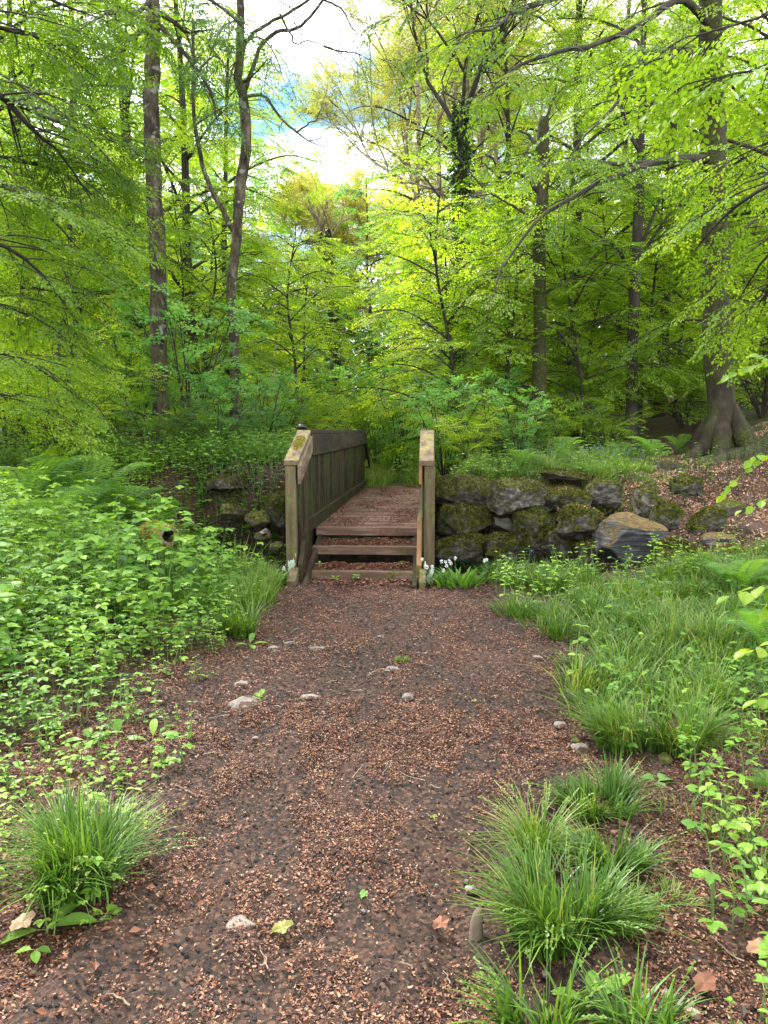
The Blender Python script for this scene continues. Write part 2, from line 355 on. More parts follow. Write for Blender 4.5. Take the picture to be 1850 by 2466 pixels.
M['blue'] = leaf_mat('bluebell_petal', [(0, (.16, .18, .55)), (1, (.32, .34, .75))], trans=.3, tgain=1, tcol=(1, 1, 1))
M['black'] = plain('black_plastic', (.006, .006, .010), .35, .5)
M['root'] = rough_mat('dead_root', [(.3, (.035, .026, .018)), (.5, (.08, .062, .042)), (.7, (.19, .155, .115))], (20, 20, 20), bump=.4, bdist=.004)

# ground material: dark damp soil, red brown litter, greener beyond
def ground_mat():
    m, n, l, out = mat('woodland_soil')
    tc = n.new('ShaderNodeTexCoord')
    def noise(s, d, r=.6):
        q = n.new('ShaderNodeTexNoise'); q.inputs['Scale'].default_value = s; q.inputs['Detail'].default_value = d; q.inputs['Roughness'].default_value = r
        l.new(tc.outputs['Object'], q.inputs['Vector']); return q
    big = noise(1.1, 6, .6); fine = noise(38, 6, .7)
    ad = math_(n, 'ADD'); l.new(big.outputs['Fac'], ad.inputs[0]); l.new(fine.outputs['Fac'], ad.inputs[1])
    hf = math_(n, 'MULTIPLY', None, .5); l.new(ad.outputs[0], hf.inputs[0])
    r = ramp(n, [(.38, (.009, .007, .0065)), (.50, (.022, .015, .013)), (.58, (.06, .029, .02)), (.68, (.13, .058, .036))])
    l.new(hf.outputs[0], r.inputs['Fac'])
    vo = n.new('ShaderNodeTexVoronoi'); vo.inputs['Scale'].default_value = 75; vo.inputs['Randomness'].default_value = 1
    l.new(tc.outputs['Object'], vo.inputs['Vector'])
    sp = n.new('ShaderNodeSeparateColor'); l.new(vo.outputs['Color'], sp.inputs[0])
    vr = ramp(n, [(0, (.018, .013, .011)), (.45, (.07, .036, .026)), (.75, (.19, .085, .05)), (1, (.36, .20, .13))]); l.new(sp.outputs[0], vr.inputs['Fac'])
    m1 = n.new('ShaderNodeMix'); m1.data_type = 'RGBA'; m1.inputs['Factor'].default_value = .28
    l.new(r.outputs['Color'], m1.inputs['A']); l.new(vr.outputs['Color'], m1.inputs['B'])
    a = n.new('ShaderNodeAttribute'); a.attribute_name = 'green'
    gr = ramp(n, [(.35, (.02, .03, .01)), (.5, (.05, .07, .016)), (.65, (.10, .085, .035))]); l.new(hf.outputs[0], gr.inputs['Fac'])
    m2 = n.new('ShaderNodeMix'); m2.data_type = 'RGBA'
    l.new(a.outputs['Fac'], m2.inputs['Factor']); l.new(m1.outputs['Result'], m2.inputs['A']); l.new(gr.outputs['Color'], m2.inputs['B'])
    p = n.new('ShaderNodeBsdfPrincipled'); p.inputs['Roughness'].default_value = .85; p.inputs['Specular IOR Level'].default_value = .3
    l.new(m2.outputs['Result'], p.inputs['Base Color'])
    b = n.new('ShaderNodeBump'); b.inputs['Strength'].default_value = .8; b.inputs['Distance'].default_value = .02
    l.new(ad.outputs[0], b.inputs['Height']); l.new(b.outputs[0], p.inputs['Normal'])
    l.new(p.outputs[0], out.inputs['Surface']); return m
M['ground'] = ground_mat()
def water_mat():
    m, n, l, out = mat('stream_water')
    p = n.new('ShaderNodeBsdfPrincipled'); p.inputs['Base Color'].default_value = (.012, .011, .008, 1)
    p.inputs['Roughness'].default_value = .08; p.inputs['IOR'].default_value = 1.33
    nz = n.new('ShaderNodeTexNoise'); nz.inputs['Scale'].default_value = 7; nz.inputs['Detail'].default_value = 4
    b = n.new('ShaderNodeBump'); b.inputs['Strength'].default_value = .35; b.inputs['Distance'].default_value = .03
    l.new(nz.outputs['Fac'], b.inputs['Height']); l.new(b.outputs[0], p.inputs['Normal']); l.new(p.outputs[0], out.inputs['Surface'])
    return m
M['water'] = water_mat()

# ------------------------------------------------------------------ regions on the ground (world x, y)
def poly(pts): return np.array([ground(a, b)[:2] for a, b in pts])
def inside(P, x, y):
    c = np.zeros(np.shape(x), bool); n = len(P)
    for i in range(n):
        x0, y0 = P[i]; x1, y1 = P[(i + 1) % n]
        if y0 == y1: continue
        t = ((y0 > y) != (y1 > y)) & (x < (x1 - x0) * (y - y0) / (y1 - y0) + x0)
        c ^= t
    return c
# right hand lawn of grass and left hand herb bed; the outer edges run out of the picture
P_GRASS = np.vstack([poly([(1062, 1262), (1085, 1310), (1120, 1345), (1205, 1385), (1235, 1440), (1232, 1500), (1275, 1548), (1285, 1600), (1310, 1650), (1430, 1640), (1560, 1620), (1659, 1600)]),
                     [(4.5, 3.5), (7, 8.6), (1.1, 8.5)]])
P_HERB = np.vstack([poly([(585, 1265), (545, 1330), (540, 1375), (440, 1420), (330, 1435), (240, 1500), (130, 1560), (0, 1640)]),
                    [(-4.5, 3.2), (-8, 8.4), (-1.3, 8.2)]])

# ------------------------------------------------------------------ ground
def axis(lo, hi, fine_lo, fine_hi, df, grow):
    a = list(np.arange(fine_lo, fine_hi, df)); s = df; x = fine_lo; L = []
    while x > lo: s *= grow; x -= s; L.append(x)
    s = df; x = a[-1]; R = []
    while x < hi: s *= grow; x += s; R.append(x)
    return np.array(L[::-1] + a + R)
gx = axis(-120, 120, -4.2, 4.6, .032, 1.07); gy = axis(-25, 170, 1.2, 9.0, .032, 1.055)
X, Y = np.meshgrid(gx, gy)
Z = gz(X, Y)
Z = Z + (fbm(X * 9, Y * 9, 0, 4, 31, .6) * .010) * sm(30, 10, Y)
rut = fbm(X * 4.5, Y * 1.6, 0, 4, 41, .6)
Z = Z + rut * .024 * (Y < 8)
nx, ny = len(gx), len(gy)
i = np.arange(ny - 1)[:, None] * nx + np.arange(nx - 1)[None]
gm = MB(); gm.add(np.stack([X, Y, Z], -1).reshape(-1, 3), np.stack([i, i + 1, i + nx + 1, i + nx], -1).reshape(-1, 4))
go = gm.build('ground', M['ground'], smooth=True); tag(go, kind='structure')
gr_at = go.data.attributes.new('green', 'FLOAT', 'POINT')
V_, U_ = to_bridge(X, Y)
green = np.maximum(sm(12.3, 14, Y) * .75, .25 * (inside(P_GRASS, X, Y) | inside(P_HERB, X, Y)))
green = green * (1 - .9 * sm(3.2, 4.6, X) * sm(.1, .5, fbm(X * .8, Y * .8, 0, 3, 77) + .5) * (Y > 9))
gr_at.data.foreach_set('value', green.astype(np.float32).ravel())

wm = MB(); wx = np.linspace(-9, 9, 10)
wm.add([(-14, 8.2, -.66), (14, 8.2, -.66), (14, 12.2, -.66), (-14, 12.2, -.66)], [(0, 1, 2, 3)])
tag(wm.build('stream_water', M['water']), kind='structure')

# ------------------------------------------------------------------ leaf, spray, plant templates
def T(v, f, t=None, m=0):
    v = np.asarray(v, float); f = np.asarray(f)
    return (v, f, np.full(len(f), .5) if t is None else np.asarray(t, float), np.full(len(f), m) if np.isscalar(m) else np.asarray(m))
LEAF4 = T([(0, 0, 0), (.33, .45, .07), (0, 1, -.06), (-.33, .45, .07)], [(0, 1, 2, 3)])
LEAF8 = T([(0, 0, 0), (.26, .22, .05), (.34, .5, .07), (.20, .8, .03), (0, 1, -.08), (-.20, .8, .03), (-.34, .5, .07), (-.26, .22, .05), (0, .25, 0), (0, .52, .005), (0, .8, -.02)],
          [(0, 1, 8, 8), (1, 2, 9, 8), (2, 3, 10, 9), (3, 4, 10, 10), (0, 8, 7, 7), (8, 9, 6, 7), (9, 10, 5, 6), (10, 4, 5, 5)])
# (degenerate corners replaced so that every face is a true quad)
LEAF8 = T(np.vstack([LEAF8[0], [(.14, .1, .03), (.11, .92, -.02), (-.14, .1, .03), (-.11, .92, -.02)]]),
          [(0, 11, 1, 8), (1, 2, 9, 8), (2, 3, 10, 9), (3, 12, 4, 10), (0, 8, 7, 13), (8, 9, 6, 7), (9, 10, 5, 6), (10, 4, 14, 5)])
def compose(items, extra=None):
    """items: list of (tpl, pos, dir, up, scale, tint) -> one template"""
    vs, fs, ts, ms, n = [], [], [], [], 0
    for tpl, pos, d, up, s, t, m in items:
        R = basis(np.array(d, float), np.array(up, float))
        v = (tpl[0] * np.asarray(s)) @ R.T + np.array(pos, float)
        vs.append(v); fs.append(tpl[1] + n); ts.append(np.full(len(tpl[1]), t)); ms.append(np.full(len(tpl[1]), m)); n += len(v)
    for v, f, m in (extra or []):
        vs.append(v); fs.append(f + n); ts.append(np.full(len(f), .5)); ms.append(np.full(len(f), m)); n += len(v)
    return (np.concatenate(vs), np.concatenate(fs), np.concatenate(ts), np.concatenate(ms))
def prism(p0, p1, r0, r1, k=3):
    m = MB(); m.tube([p0, p1], [r0, r1], k, cap=False); return m.V[0], m.L[0].reshape(-1, 4)
def make_spray(seed, L=.75, nside=7, leaf=.068, tpl=LEAF4, droop=.18, twig=.0035, dens=.6, jit=.35):
    r = np.random.RandomState(seed); it = []; ex = []
    ax = lambda t: np.array([.04 * L * sin(5 * t + seed), L * t, -droop * L * t * t])
    def leaves(p, d, l, first=.15):
        d = norm(d); n = max(2, int(l / (leaf * dens)))
        for k in range(n):
            t = first + (1 - first) * k / n; s = 1 if k % 2 else -1
            a = radians(r.uniform(35, 60)) * s
            dd = np.array([d[0] * cos(a) - d[1] * sin(a), d[0] * sin(a) + d[1] * cos(a), d[2] - r.uniform(0, .35)])
            q = p + d * l * t; q = q + np.array([0, 0, -droop * .4 * l * t * t])
            it.append((tpl, q, dd, norm([r.normal() * jit, r.normal() * jit, 1]), leaf * r.uniform(.7, 1.15), r.rand(), 0))
        q = p + d * l; it.append((tpl, q, d + np.array([0, 0, -.25]), norm([r.normal() * jit, r.normal() * jit, 1]), leaf * r.uniform(.8, 1.1), r.rand(), 0))
    for k in range(nside):
        t = .12 + .8 * k / nside; s = 1 if k % 2 else -1; a = radians(r.uniform(38, 58)) * s
        l = L * (.16 + .42 * (1 - t) ** .8) * r.uniform(.8, 1.2); p = ax(t); d = np.array([-sin(a), cos(a), -r.uniform(.05, .3)])
        leaves(p, d, l); ex.append((*prism(p, p + norm(d) * l, twig * .6, twig * .3), 1))
    leaves(ax(.35), ax(1) - ax(.35), L * .65, .3)
    for a, b in ((0, .35), (.35, .7), (.7, 1)):
        ex.append((*prism(ax(a), ax(b), twig * (1.2 - a), twig * (1.2 - b)), 1))
    return compose(it, ex)
SPRAYS = [make_spray(s) for s in range(6)]                                   # beech
SPRAYS_BIG = [make_spray(20 + s, 1.3, 7, .13, LEAF4, dens=.62, twig=.006) for s in range(4)]   # far trees
SPRAYS_NEAR = [make_spray(40 + s, .55, 6, .062, LEAF8, dens=.75, twig=.0025) for s in range(5)]
SPRAYS_WIDE = [make_spray(60 + s, .6, 5, .12, LEAF8, dens=.6, droop=.35, jit=.25) for s in range(4)]  # sycamore like
SPRAYS_THIN = [make_spray(80 + s, .8, 5, .055, LEAF4, dens=1.1, jit=.8, droop=.3) for s in range(5)]   # birch/ash like, loose

SPRAYS_TWIG = [make_spray(90 + s, .26, 2, .068, LEAF8, dens=.75, twig=.002, droop=.3, jit=.45) for s in range(5)]
def curve(pts, n):
    pts = np.asarray(pts, float)
    if len(pts) == 2: return pts[0] + (pts[1] - pts[0]) * np.linspace(0, 1, n)[:, None]
    # Catmull-Rom
    P = np.vstack([2 * pts[0] - pts[1], pts, 2 * pts[-1] - pts[-2]]); out = []
    tt = np.linspace(0, len(pts) - 1 - 1e-6, n)
    for t in tt:
        i = int(t); f = t - i; p0, p1, p2, p3 = P[i:i + 4]
        out.append(.5 * ((2 * p1) + (-p0 + p2) * f + (2 * p0 - 5 * p1 + 4 * p2 - p3) * f * f + (-p0 + 3 * p1 - 3 * p2 + p3) * f ** 3))
    return np.array(out)
class Leaves:
    def __init__(s): s.p = []; s.d = []; s.s = []; s.u = []
    def add(s, p, d, sc, up=None): s.p.append(p); s.d.append(d); s.s.append(sc); s.u.append((0, 0, 1) if up is None else up)
    def flush(s, mb, tpls, r, tint=None):
        if not s.p: return
        p, d, sc, u = map(np.array, (s.p, s.d, s.s, s.u)); w = r.randint(0, len(tpls), len(p))
        u = norm(u + r.normal(0, .22, u.shape))
        for k, t in enumerate(tpls):
            q = w == k
            mb.inst(t, basis(d[q], u[q]), p[q], sc[q], r.rand(q.sum()) if tint is None else np.clip(tint + r.uniform(-.3, .3, q.sum()), 0, 1))
def rotz(d, a): return np.array([d[0] * cos(a) - d[1] * sin(a), d[0] * sin(a) + d[1] * cos(a), d[2]])
def bough(wood, lv, pts, r0, r1, r, nsub=8, sub=1.2, start=.2, sp=1.0, step=.33, droop=.25, mi=0, wander=.04, keep=1.0):
    n = max(8, int(np.linalg.norm(np.asarray(pts[-1]) - np.asarray(pts[0])) / .25))
    c = curve(pts, n); ln = np.linalg.norm(c[-1] - c[0])
    c = c + np.stack([fbm(np.arange(n) * .35, seed_, 0, 2, int(r.randint(999))) for seed_ in (1., 2., 3.)], -1) * wander * ln * .3 * np.linspace(0, 1, n)[:, None]
    wood.tube(c, np.linspace(r0, r1, n), 6, mi=mi)
    tg = norm(np.gradient(c, axis=0))
    for k in range(nsub):
        t = start + (1 - start) * (k + r.rand() * .6) / nsub; j = min(n - 1, int(t * (n - 1))); s = 1 if k % 2 else -1
        d = rotz(tg[j], s * radians(r.uniform(30, 68))); d[2] = d[2] * .4 + r.uniform(-.15, .25); d = norm(d)
        l = sub * (1.1 - .55 * t) * r.uniform(.7, 1.25); m = 6; tt = np.linspace(0, 1, m)
        q = c[j] + d * l * tt[:, None] + np.array([0, 0, -droop * l]) * (tt ** 2)[:, None]
        q = q + r.normal(0, .015 * l, q.shape) * tt[:, None]
        wood.tube(q, np.linspace(max(.006, (r0 + (r1 - r0) * t) * .45), .004, m), 4, mi=mi, cap=False)
        ns = max(1, int(l / step))
        for a in range(ns):
            if r.rand() > keep: continue
            ta = .2 + .8 * (a + .5) / ns; p = c[j] + d * l * ta + np.array([0, 0, -droop * l * ta * ta])
            dd = rotz(d, (1 if a % 2 else -1) * radians(r.uniform(25, 60))); dd[2] -= droop * ta * 1.2
            lv.add(p, dd, sp * r.uniform(.7, 1.15))
        lv.add(q[-2], q[-1] - q[-2], sp * r.uniform(.8, 1.1))
    lv.add(c[-2], c[-1] - c[-2], sp)

def trunk_pts(pix, D): return np.array([at(a, b, D) for a, b in pix])

# ------------------------------------------------------------------ archetype forest trees (beech and others)
def make_tree(name, seed, H, h0, R, r0, tpls, leafm, barkm, nb=26, sub=1.7, step=.42, sp=1.0, lean=(0, 0), droop=.28, keep=1.0, up=.35, label='', cat='tree', group=None):
    r = np.random.RandomState(seed)
    root = empty(name, (0, 0, 0), label, cat, group)
    tr = MB(); lm = MB(); cr = MB(); lv = Leaves()
    n = 22; t = np.linspace(0, 1, n)
    c = np.stack([lean[0] * t + fbm(t * 3, seed, 0, 2, seed) * .22 * t, lean[1] * t + fbm(t * 3, seed + 9, 0, 2, seed) * .22 * t, H * t - .3 * (1 - t)], -1)
    rad = r0 * (1 - .82 * t) * (1 + .5 * np.exp(-t * 26)) * (1 + .06 * fbm(t * 14, seed, 0, 2, 8))
    tr.tube(c, rad, 10)
    for k in range(nb):
        f = (k + .5) / nb; h = h0 + (H * .97 - h0) * f; ti = h / H; j = min(n - 1, int(ti * (n - 1)))
        az = k * 2.399 + r.uniform(-.9, .9); prof = (1 - .72 * f ** 1.6) * (.62 + .38 * min(1, f * 5))
        l = R * prof * r.uniform(.55, 1.3); u = (up + .7 * f) * r.uniform(.6, 1.4)
        d = norm([cos(az), sin(az), u]); p0 = c[j]
        p1 = p0 + d * l * .5; p2 = p0 + d * l * .85 + np.array([0, 0, -.1 * l]); p3 = p0 + np.array([cos(az), sin(az), 0]) * l + np.array([0, 0, u * l * .62 - droop * l * .3])
        bough(lm, lv, [p0, p1, p2, p3], max(.02, r0 * .34 * (1 - .6 * f)), .008, r, max(4, int(l * 2.2)), sub, .18, sp, step, droop, keep=keep)
    lv.flush(cr, tpls, r)
    tr.build('trunk', barkm, root, True); lm.build('limbs', M['bark_dark'], root, True); cr.build('crown', [leafm, M['twig']], root)
    return root

G_TREE = 'tall woodland trees beyond the stream'
beechA = make_tree('beech_tree', 1, 17, 2.6, 3.6, .20, SPRAYS, M['beech_lit'], M['bark_dark'], 30)
beechB = make_tree('beech_tree', 2, 15, 1.6, 3.9, .17, SPRAYS, M['beech_lit'], M['bark_dark'], 30, lean=(.5, .2))
tallC = make_tree('ash_tree', 3, 19, 6.0, 3.0, .18, SPRAYS_THIN, M['olive_leaf'], M['bark_pale'], 26, sub=1.5, lean=(-.4, 0), keep=.8)
coolD = make_tree('sycamore_tree', 4, 12.5, 1.5, 3.1, .14, SPRAYS_WIDE, M['cool_leaf'], M['bark_dark'], 24, step=.5)
youngE = make_tree('young_beech_tree', 5, 6.5, .8, 2.3, .06, SPRAYS, M['beech_lit'], M['bark_dark'], 20, sub=1.0, lean=(.9, .3))

# (kind, view px at the foot, depth, scale, turn, label)
TREES = [
 (beechA, 185, 24, 1.0, .3, 'two-stemmed dark beech behind the drooping boughs near the left edge'),
 (beechB, 60, 19, .95, 1.1, 'leafy beech filling the far left edge of the photo'),
 (beechA, 292, 21, 1.05, 2.2, 'dark-stemmed beech just left of the thick bare trunk'),
 (beechB, 430, 22, 1.0, 3.3, 'beech with a forked dark stem between the two bare trunks left of the bridge'),
 (beechA, -90, 15, .95, 4.1, 'beech outside the left edge with a crown hanging into the top left corner'),
 (beechB, 490, 26, .90, 5.2, 'slim dark-stemmed beech standing behind the forked trunk'),
 (beechA, 20, 30, 1.15, .9, 'tall beech standing back in the wood by the left edge'),
 (coolD, 520, 34, 1.0, .2, 'bluish green tree behind the forked trunk'),
 (tallC, 905, 31, 1.0, .7, 'tall pale-stemmed ash behind the right post of the bridge'),
 (tallC, 985, 25, .95, 2.7, 'ash with an airy crown right of the sky gap, nearest of the pale ones'),
 (tallC, 1060, 34, 1.1, 4.2, 'airy ash between the right post of the bridge and the broken-topped trunk'),
 (tallC, 950, 42, 1.05, 5.0, 'far pale ash showing over the right post of the bridge'),
 (coolD, 800, 38, .98, 1.4, 'blue-green sycamore in the middle, right of the ivy-clad trunk'),
 (coolD, 870, 30, .62, 3.1, 'small bright sycamore straight over the far end of the bridge'),
 (beechB, 1100, 24, .92, 1.9, 'low-branched beech right of the bridge, leaves down to the ground'),
 (beechA, 1230, 23, 1.05, 3.7, 'beech behind the broken-topped trunk on the right bank'),
 (beechB, 1420, 24, 1.12, 4.6, 'grey double-stemmed beech between two dark trunks on the right'),
 (beechA, 1500, 30, 1.2, 5.9, 'slender-stemmed beech well back between the dark trunks on the right'),
 (beechB, 1640, 21, 1.08, .1, 'beech up the slope at the right edge of the photo'),
 (beechA, 1760, 17, 1.0, 1.3, 'beech beyond the right edge with boughs reaching over the slope'),
 (beechA, 1330, 33, 1.2, 2.4, 'tall distant beech rising between the broken-topped and straight trunks'),
 (youngE, 655, 24, .9, 1.0, 'young beech with low boughs just left of the bridge parapet top'),
 (youngE, 880, 24, .75, 2.0, 'young beech at the end of the path beyond the bridge'),
 (youngE, 1010, 20, .95, 3.0, 'young beech immediately right of the right bridge post'),
 (youngE, 1095, 19.5, .80, 4.0, 'young beech with thin leaning stems above the stone wall'),
 (youngE, 1240, 20, 1.0, 5.0, 'young beech at the foot of the broken-topped trunk'),
 (youngE, 230, 17, .95, 2.5, 'young beech left of the thick bare trunk'),
 (youngE, 110, 14, .9, .5, 'young beech with yellow-green leaves over the fern bank'),
 (youngE, 1450, 22, 1.0, .2, 'young beech behind the straight dark trunk on the right'),
 (youngE, 420, 18, .9, 5.5, 'young beech between the thick trunk and the forked trunk'),
]
WHERE = ['at the left edge', 'left of the thick trunk', 'between the thick and forked trunks', 'behind the left parapet', 'past the end of the bridge', 'right of the right post', 'left of the broken-topped trunk', 'right of the broken-topped trunk', 'behind the straight dark trunk', 'at the right edge']
rt = np.random.RandomState(77)
for row, (D, word, src) in enumerate([(19, 'low young beech in the front row', youngE), (25, 'young beech in the second row', youngE), (31, 'young beech in the third row', youngE)]):
    for q, wh in enumerate(WHERE):
        px = [20, 215, 425, 640, 840, 1015, 1095, 1260, 1390, 1630][q] + rt.uniform(-25, 25)
        if row == 0 and q in (4,): continue
        if row == 2 and q in (3, 4): continue
        TREES.append((src, px, D + rt.uniform(-1.5, 1.5), rt.uniform(.85, 1.15) * (1, 1.15, 1.5)[row] * (.55 if row == 1 and q in (3, 4) else 1), rt.uniform(0, 6), word + ' ' + wh))
for x_, y_, s_, l_ in [(-5.6, -.6, 1.0, 'beech shading the path from the left behind the camera'), (5.9, .4, 1.0, 'beech shading the path from the right beside the camera'), (.6, -5.2, 1.1, 'beech behind the camera whose crown covers the near path')]:
    copy_thing(beechA, (x_, y_, float(gz(x_, y_))), x_, s_, l_, G_TREE)
used = set()
for k, (src, px, D, s, rz, lab) in enumerate(TREES):
    p = at(px, 1000, D); loc = (p[0], p[1], float(gz(p[0], p[1])))
    if src.name in used: o = copy_thing(src, loc, rz, s, lab, G_TREE)
    else:
        used.add(src.name); o = src; o.location = loc; o.rotation_euler = (0, 0, rz); o.scale = (s, s, s); tag(o, lab, 'tree', G_TREE)

# ------------------------------------------------------------------ bare branching trees
def branching(mb, p, d, l, rad, depth, r, spread=.5, lv=None, leaf_from=1, sp=.5, tips=None, upb=.15):
    m = 5; pts = [np.array(p, float)]; d = norm(d)
    for q in range(m - 1):
        d = norm(d + r.normal(0, .10, 3) + np.array([0, 0, upb * .3])); pts.append(pts[-1] + d * l / (m - 1))
    pts = np.array(pts); mb.tube(pts, np.linspace(rad, rad * .68, m), 6 if rad > .03 else 4, cap=False)
    if lv is not None and depth <= leaf_from:
        for q in (2, 3, 4): lv.add(pts[q], norm(d + r.normal(0, .7, 3)), sp * r.uniform(.6, 1.2))
    if depth == 0: return
    nb = 2 if r.rand() < .65 else 3
    for k in range(nb):
        nd = norm(d + r.normal(0, spread, 3) + np.array([0, 0, upb]))
        branching(mb, pts[-1], nd, l * r.uniform(.68, .88), rad * (.72 if k == 0 else .55), depth - 1, r, spread, lv, leaf_from, sp, upb=upb)
    if r.rand() < .7:
        branching(mb, pts[2], norm(d + r.normal(0, spread * 1.3, 3)), l * .6, rad * .45, max(0, depth - 2), r, spread, lv, leaf_from, sp, upb=upb)

def crown_tree(name, px, D, H, hfork, r0, seed, leafm, tpls, sp, label, depth=6, spread=.42, leaf_from=1, bark='bark_pale', ivy=0, l0=None, ivyr=.45, fit=1.0):
    r = np.random.RandomState(seed); p = at(px, 1000, D); z = float(gz(p[0], p[1]))
    root = empty(name, (p[0], p[1], z), label, 'tree', G_TREE)
    tr = MB(); lm = MB(); cr = MB(); lv = Leaves(); n = 12; t = np.linspace(0, 1, n)
    c = np.stack([fbm(t * 2, seed, 0, 2, 1) * .3 * t, fbm(t * 2, seed + 4, 0, 2, 2) * .3 * t, hfork * t - .3 * (1 - t)], -1)
    tr.tube(c, np.linspace(r0, r0 * .65, n), 10)
    l0 = l0 or (H - hfork) / 3.6
    for k in range(4): branching(lm, c[-1] - np.array([0, 0, .25 * k]), (cos(k * 1.7 + seed) * .55, sin(k * 1.7 + seed) * .55, 1), l0, r0 * .5, depth - 1, r, spread, lv, leaf_from, sp)
    lv.flush(cr, tpls, r)
    tr.build('trunk', M[bark], root, True); lm.build('limbs', M[bark], root, True); cr.build('crown', [leafm, M['twig']], root)
    if ivy:
        iv = MB(); N = ivy; h = r.rand(N) ** .9 * hfork * 1.05; a = r.rand(N) * 2 * pi
        rr = r0 * .8 + r.rand(N) * ivyr * (.6 + .4 * np.sin(h * 1.7)) * r.rand(N)
        pos = np.stack([np.interp(h, c[:, 2], c[:, 0]) + rr * np.cos(a), np.interp(h, c[:, 2], c[:, 1]) + rr * np.sin(a), h], -1)
        d = np.stack([np.cos(a), np.sin(a), -.6 + r.normal(0, .5, N)], -1)
        iv.inst(LEAF4, basis(d, norm(r.normal(0, 1, (N, 3)))), pos, r.uniform(.08, .16, N), r.rand(N)); iv.build('ivy', M['ivy'], root)
    root.scale = (fit, fit, fit)
    return root
crown_tree('oak_tree', 742, 46, 16.5, 7.0, .26, 5, M['yellow_leaf'], SPRAYS_BIG, .95, 'tall oak with a yellow spring crown against the white sky', depth=6, leaf_from=1, l0=3.0, fit=.78)
crown_tree('ivy_clad_tree', 716, 33, 12, 9.6, .20, 9, M['olive_leaf'], SPRAYS_THIN, .8, 'thin tree wrapped in dark ivy in the middle of the wood', depth=4, leaf_from=0, ivy=7000, l0=.8, fit=.86)
crown_tree('ivy_clad_tree', 982, 22, 15, 9.5, .15, 12, M['olive_leaf'], SPRAYS_THIN, 1.0, 'straight ivy-clad trunk right of the right bridge post', depth=5, leaf_from=1, ivy=5000, l0=1.9, ivyr=.28, bark='bark_dark')
crown_tree('bare_topped_tree', 850, 52, 15, 8.0, .22, 15, M['olive_leaf'], SPRAYS_BIG, .45, 'far tree with bare twiggy top right of the yellow oak', depth=6, leaf_from=0, l0=3.0, fit=.82)
crown_tree('bare_topped_tree', 660, 48, 13, 5, .2, 17, M['olive_leaf'], SPRAYS_BIG, .25, 'far twiggy tree with few leaves left of the ivy-wrapped trunk', depth=6, leaf_from=0, l0=2.6, fit=.72)
crown_tree('birch_tree', 985, 36, 19, 9, .2, 19, M['olive_leaf'], SPRAYS_BIG, .5, 'high loose-crowned birch at the right side of the sky gap', depth=6, leaf_from=1, l0=3.2)
crown_tree('birch_tree', 1040, 30, 18, 8, .2, 23, M['olive_leaf'], SPRAYS_THIN, 1.1, 'tall birch with hazy grey-green crown above the right bridge post', depth=6, leaf_from=1, l0=3.1)

# ------------------------------------------------------------------ the named trunks near the stream
def px_r(w, D): return w * 1.1151 / F * D / 2
def rooted(pix, D):
    c = trunk_pts(pix, D); g = float(gz(c[0][0], c[0][1])); c[0][2] = min(c[0][2], g) - .15
    return c
def wobble(c, n, amp, seed):
    c = curve(c, n); k = np.arange(n)
    return c + np.stack([fbm(k * .5, seed, 0, 2, seed), fbm(k * .5, seed + 7, 0, 2, seed), 0 * k], -1) * amp

def upper_crown(m, w, lv, top, z1, R, nb, r, r0, sp=1.0):
    """continue a trunk above the top of the photograph into its real crown"""
    c = curve([top, top + np.array([.1, -.1, (z1 - top[2]) * .5]), np.array([top[0] + .2, top[1], z1])], 14)
    m.tube(c, np.linspace(r0, .03, 14), 8)
    for k in range(nb):
        f = (k + .5) / nb; j = int(f * 13); az = k * 2.4 + r.uniform(-.3, .3); l = R * (1 - .55 * f) * r.uniform(.75, 1.15); p0 = c[j]
        p1 = p0 + np.array([cos(az) * l * .5, sin(az) * l * .5, l * .35]); p2 = p0 + np.array([cos(az) * l, sin(az) * l, l * .38])
        bough(w, lv, [p0, p1, p2], .05, .008, r, max(4, int(l * 2)), 1.5, .2, sp, .42, .2)
# 1 thick bare trunk on the left
r = np.random.RandomState(101)
base = rooted([(350, 1000), (347, 900), (343, 700), (335, 450), (326, 250), (330, 100), (328, -60), (326, -200)], 14)
root = empty('beech_tree', (base[0][0], base[0][1], base[0][2] + .15), 'thick straight trunk on the left bank, bare of branches', 'tree', G_TREE)
lo = np.array(root.location)
m = MB(); c = wobble(base - lo, 60, .015, 3); tt = np.linspace(0, 1, 60)
rad = np.interp(tt, [0, .03, .5, 1], [px_r(44, 14), px_r(37, 14), px_r(33, 14), px_r(28, 14)]) * (1 + .05 * fbm(tt * 25, 0, 0, 3, 4) + .13 * np.exp(-((tt - .665) / .012) ** 2) + .07 * np.exp(-((tt - .52) / .01) ** 2))
m.tube(c, rad, 18)
w, cr, lv = MB(), MB(), Leaves()
upper_crown(m, w, lv, c[-1], 17 - lo[2], 4.8, 22, r, rad[-1]); m.build('trunk', M['bark'], root, True)
for pix, dd in [([(332, 60), (300, 70), (262, 110), (230, 190)], -1.5), ([(330, 20), (380, 50), (405, 70), (460, 62)], .5), ([(331, 40), (395, 110), (450, 190), (470, 260)], -.5),
                ([(328, 0), (290, 30), (230, 30), (160, 70)], -2), ([(330, -60), (400, -30), (470, 10), (530, 60)], -1)]:
    pp = np.array([at(a, b, 14 + dd * q / 3) for q, (a, b) in enumerate(pix)]) - lo
    bough(w, lv, pp, .05, .012, r, 6, .9, .25, .8, .4, .5)
lv.flush(cr, SPRAYS, r, .15); w.build('limbs', M['bark_dark'], root, True); cr.build('crown', [M['dark_leaf'], M['twig']], root)

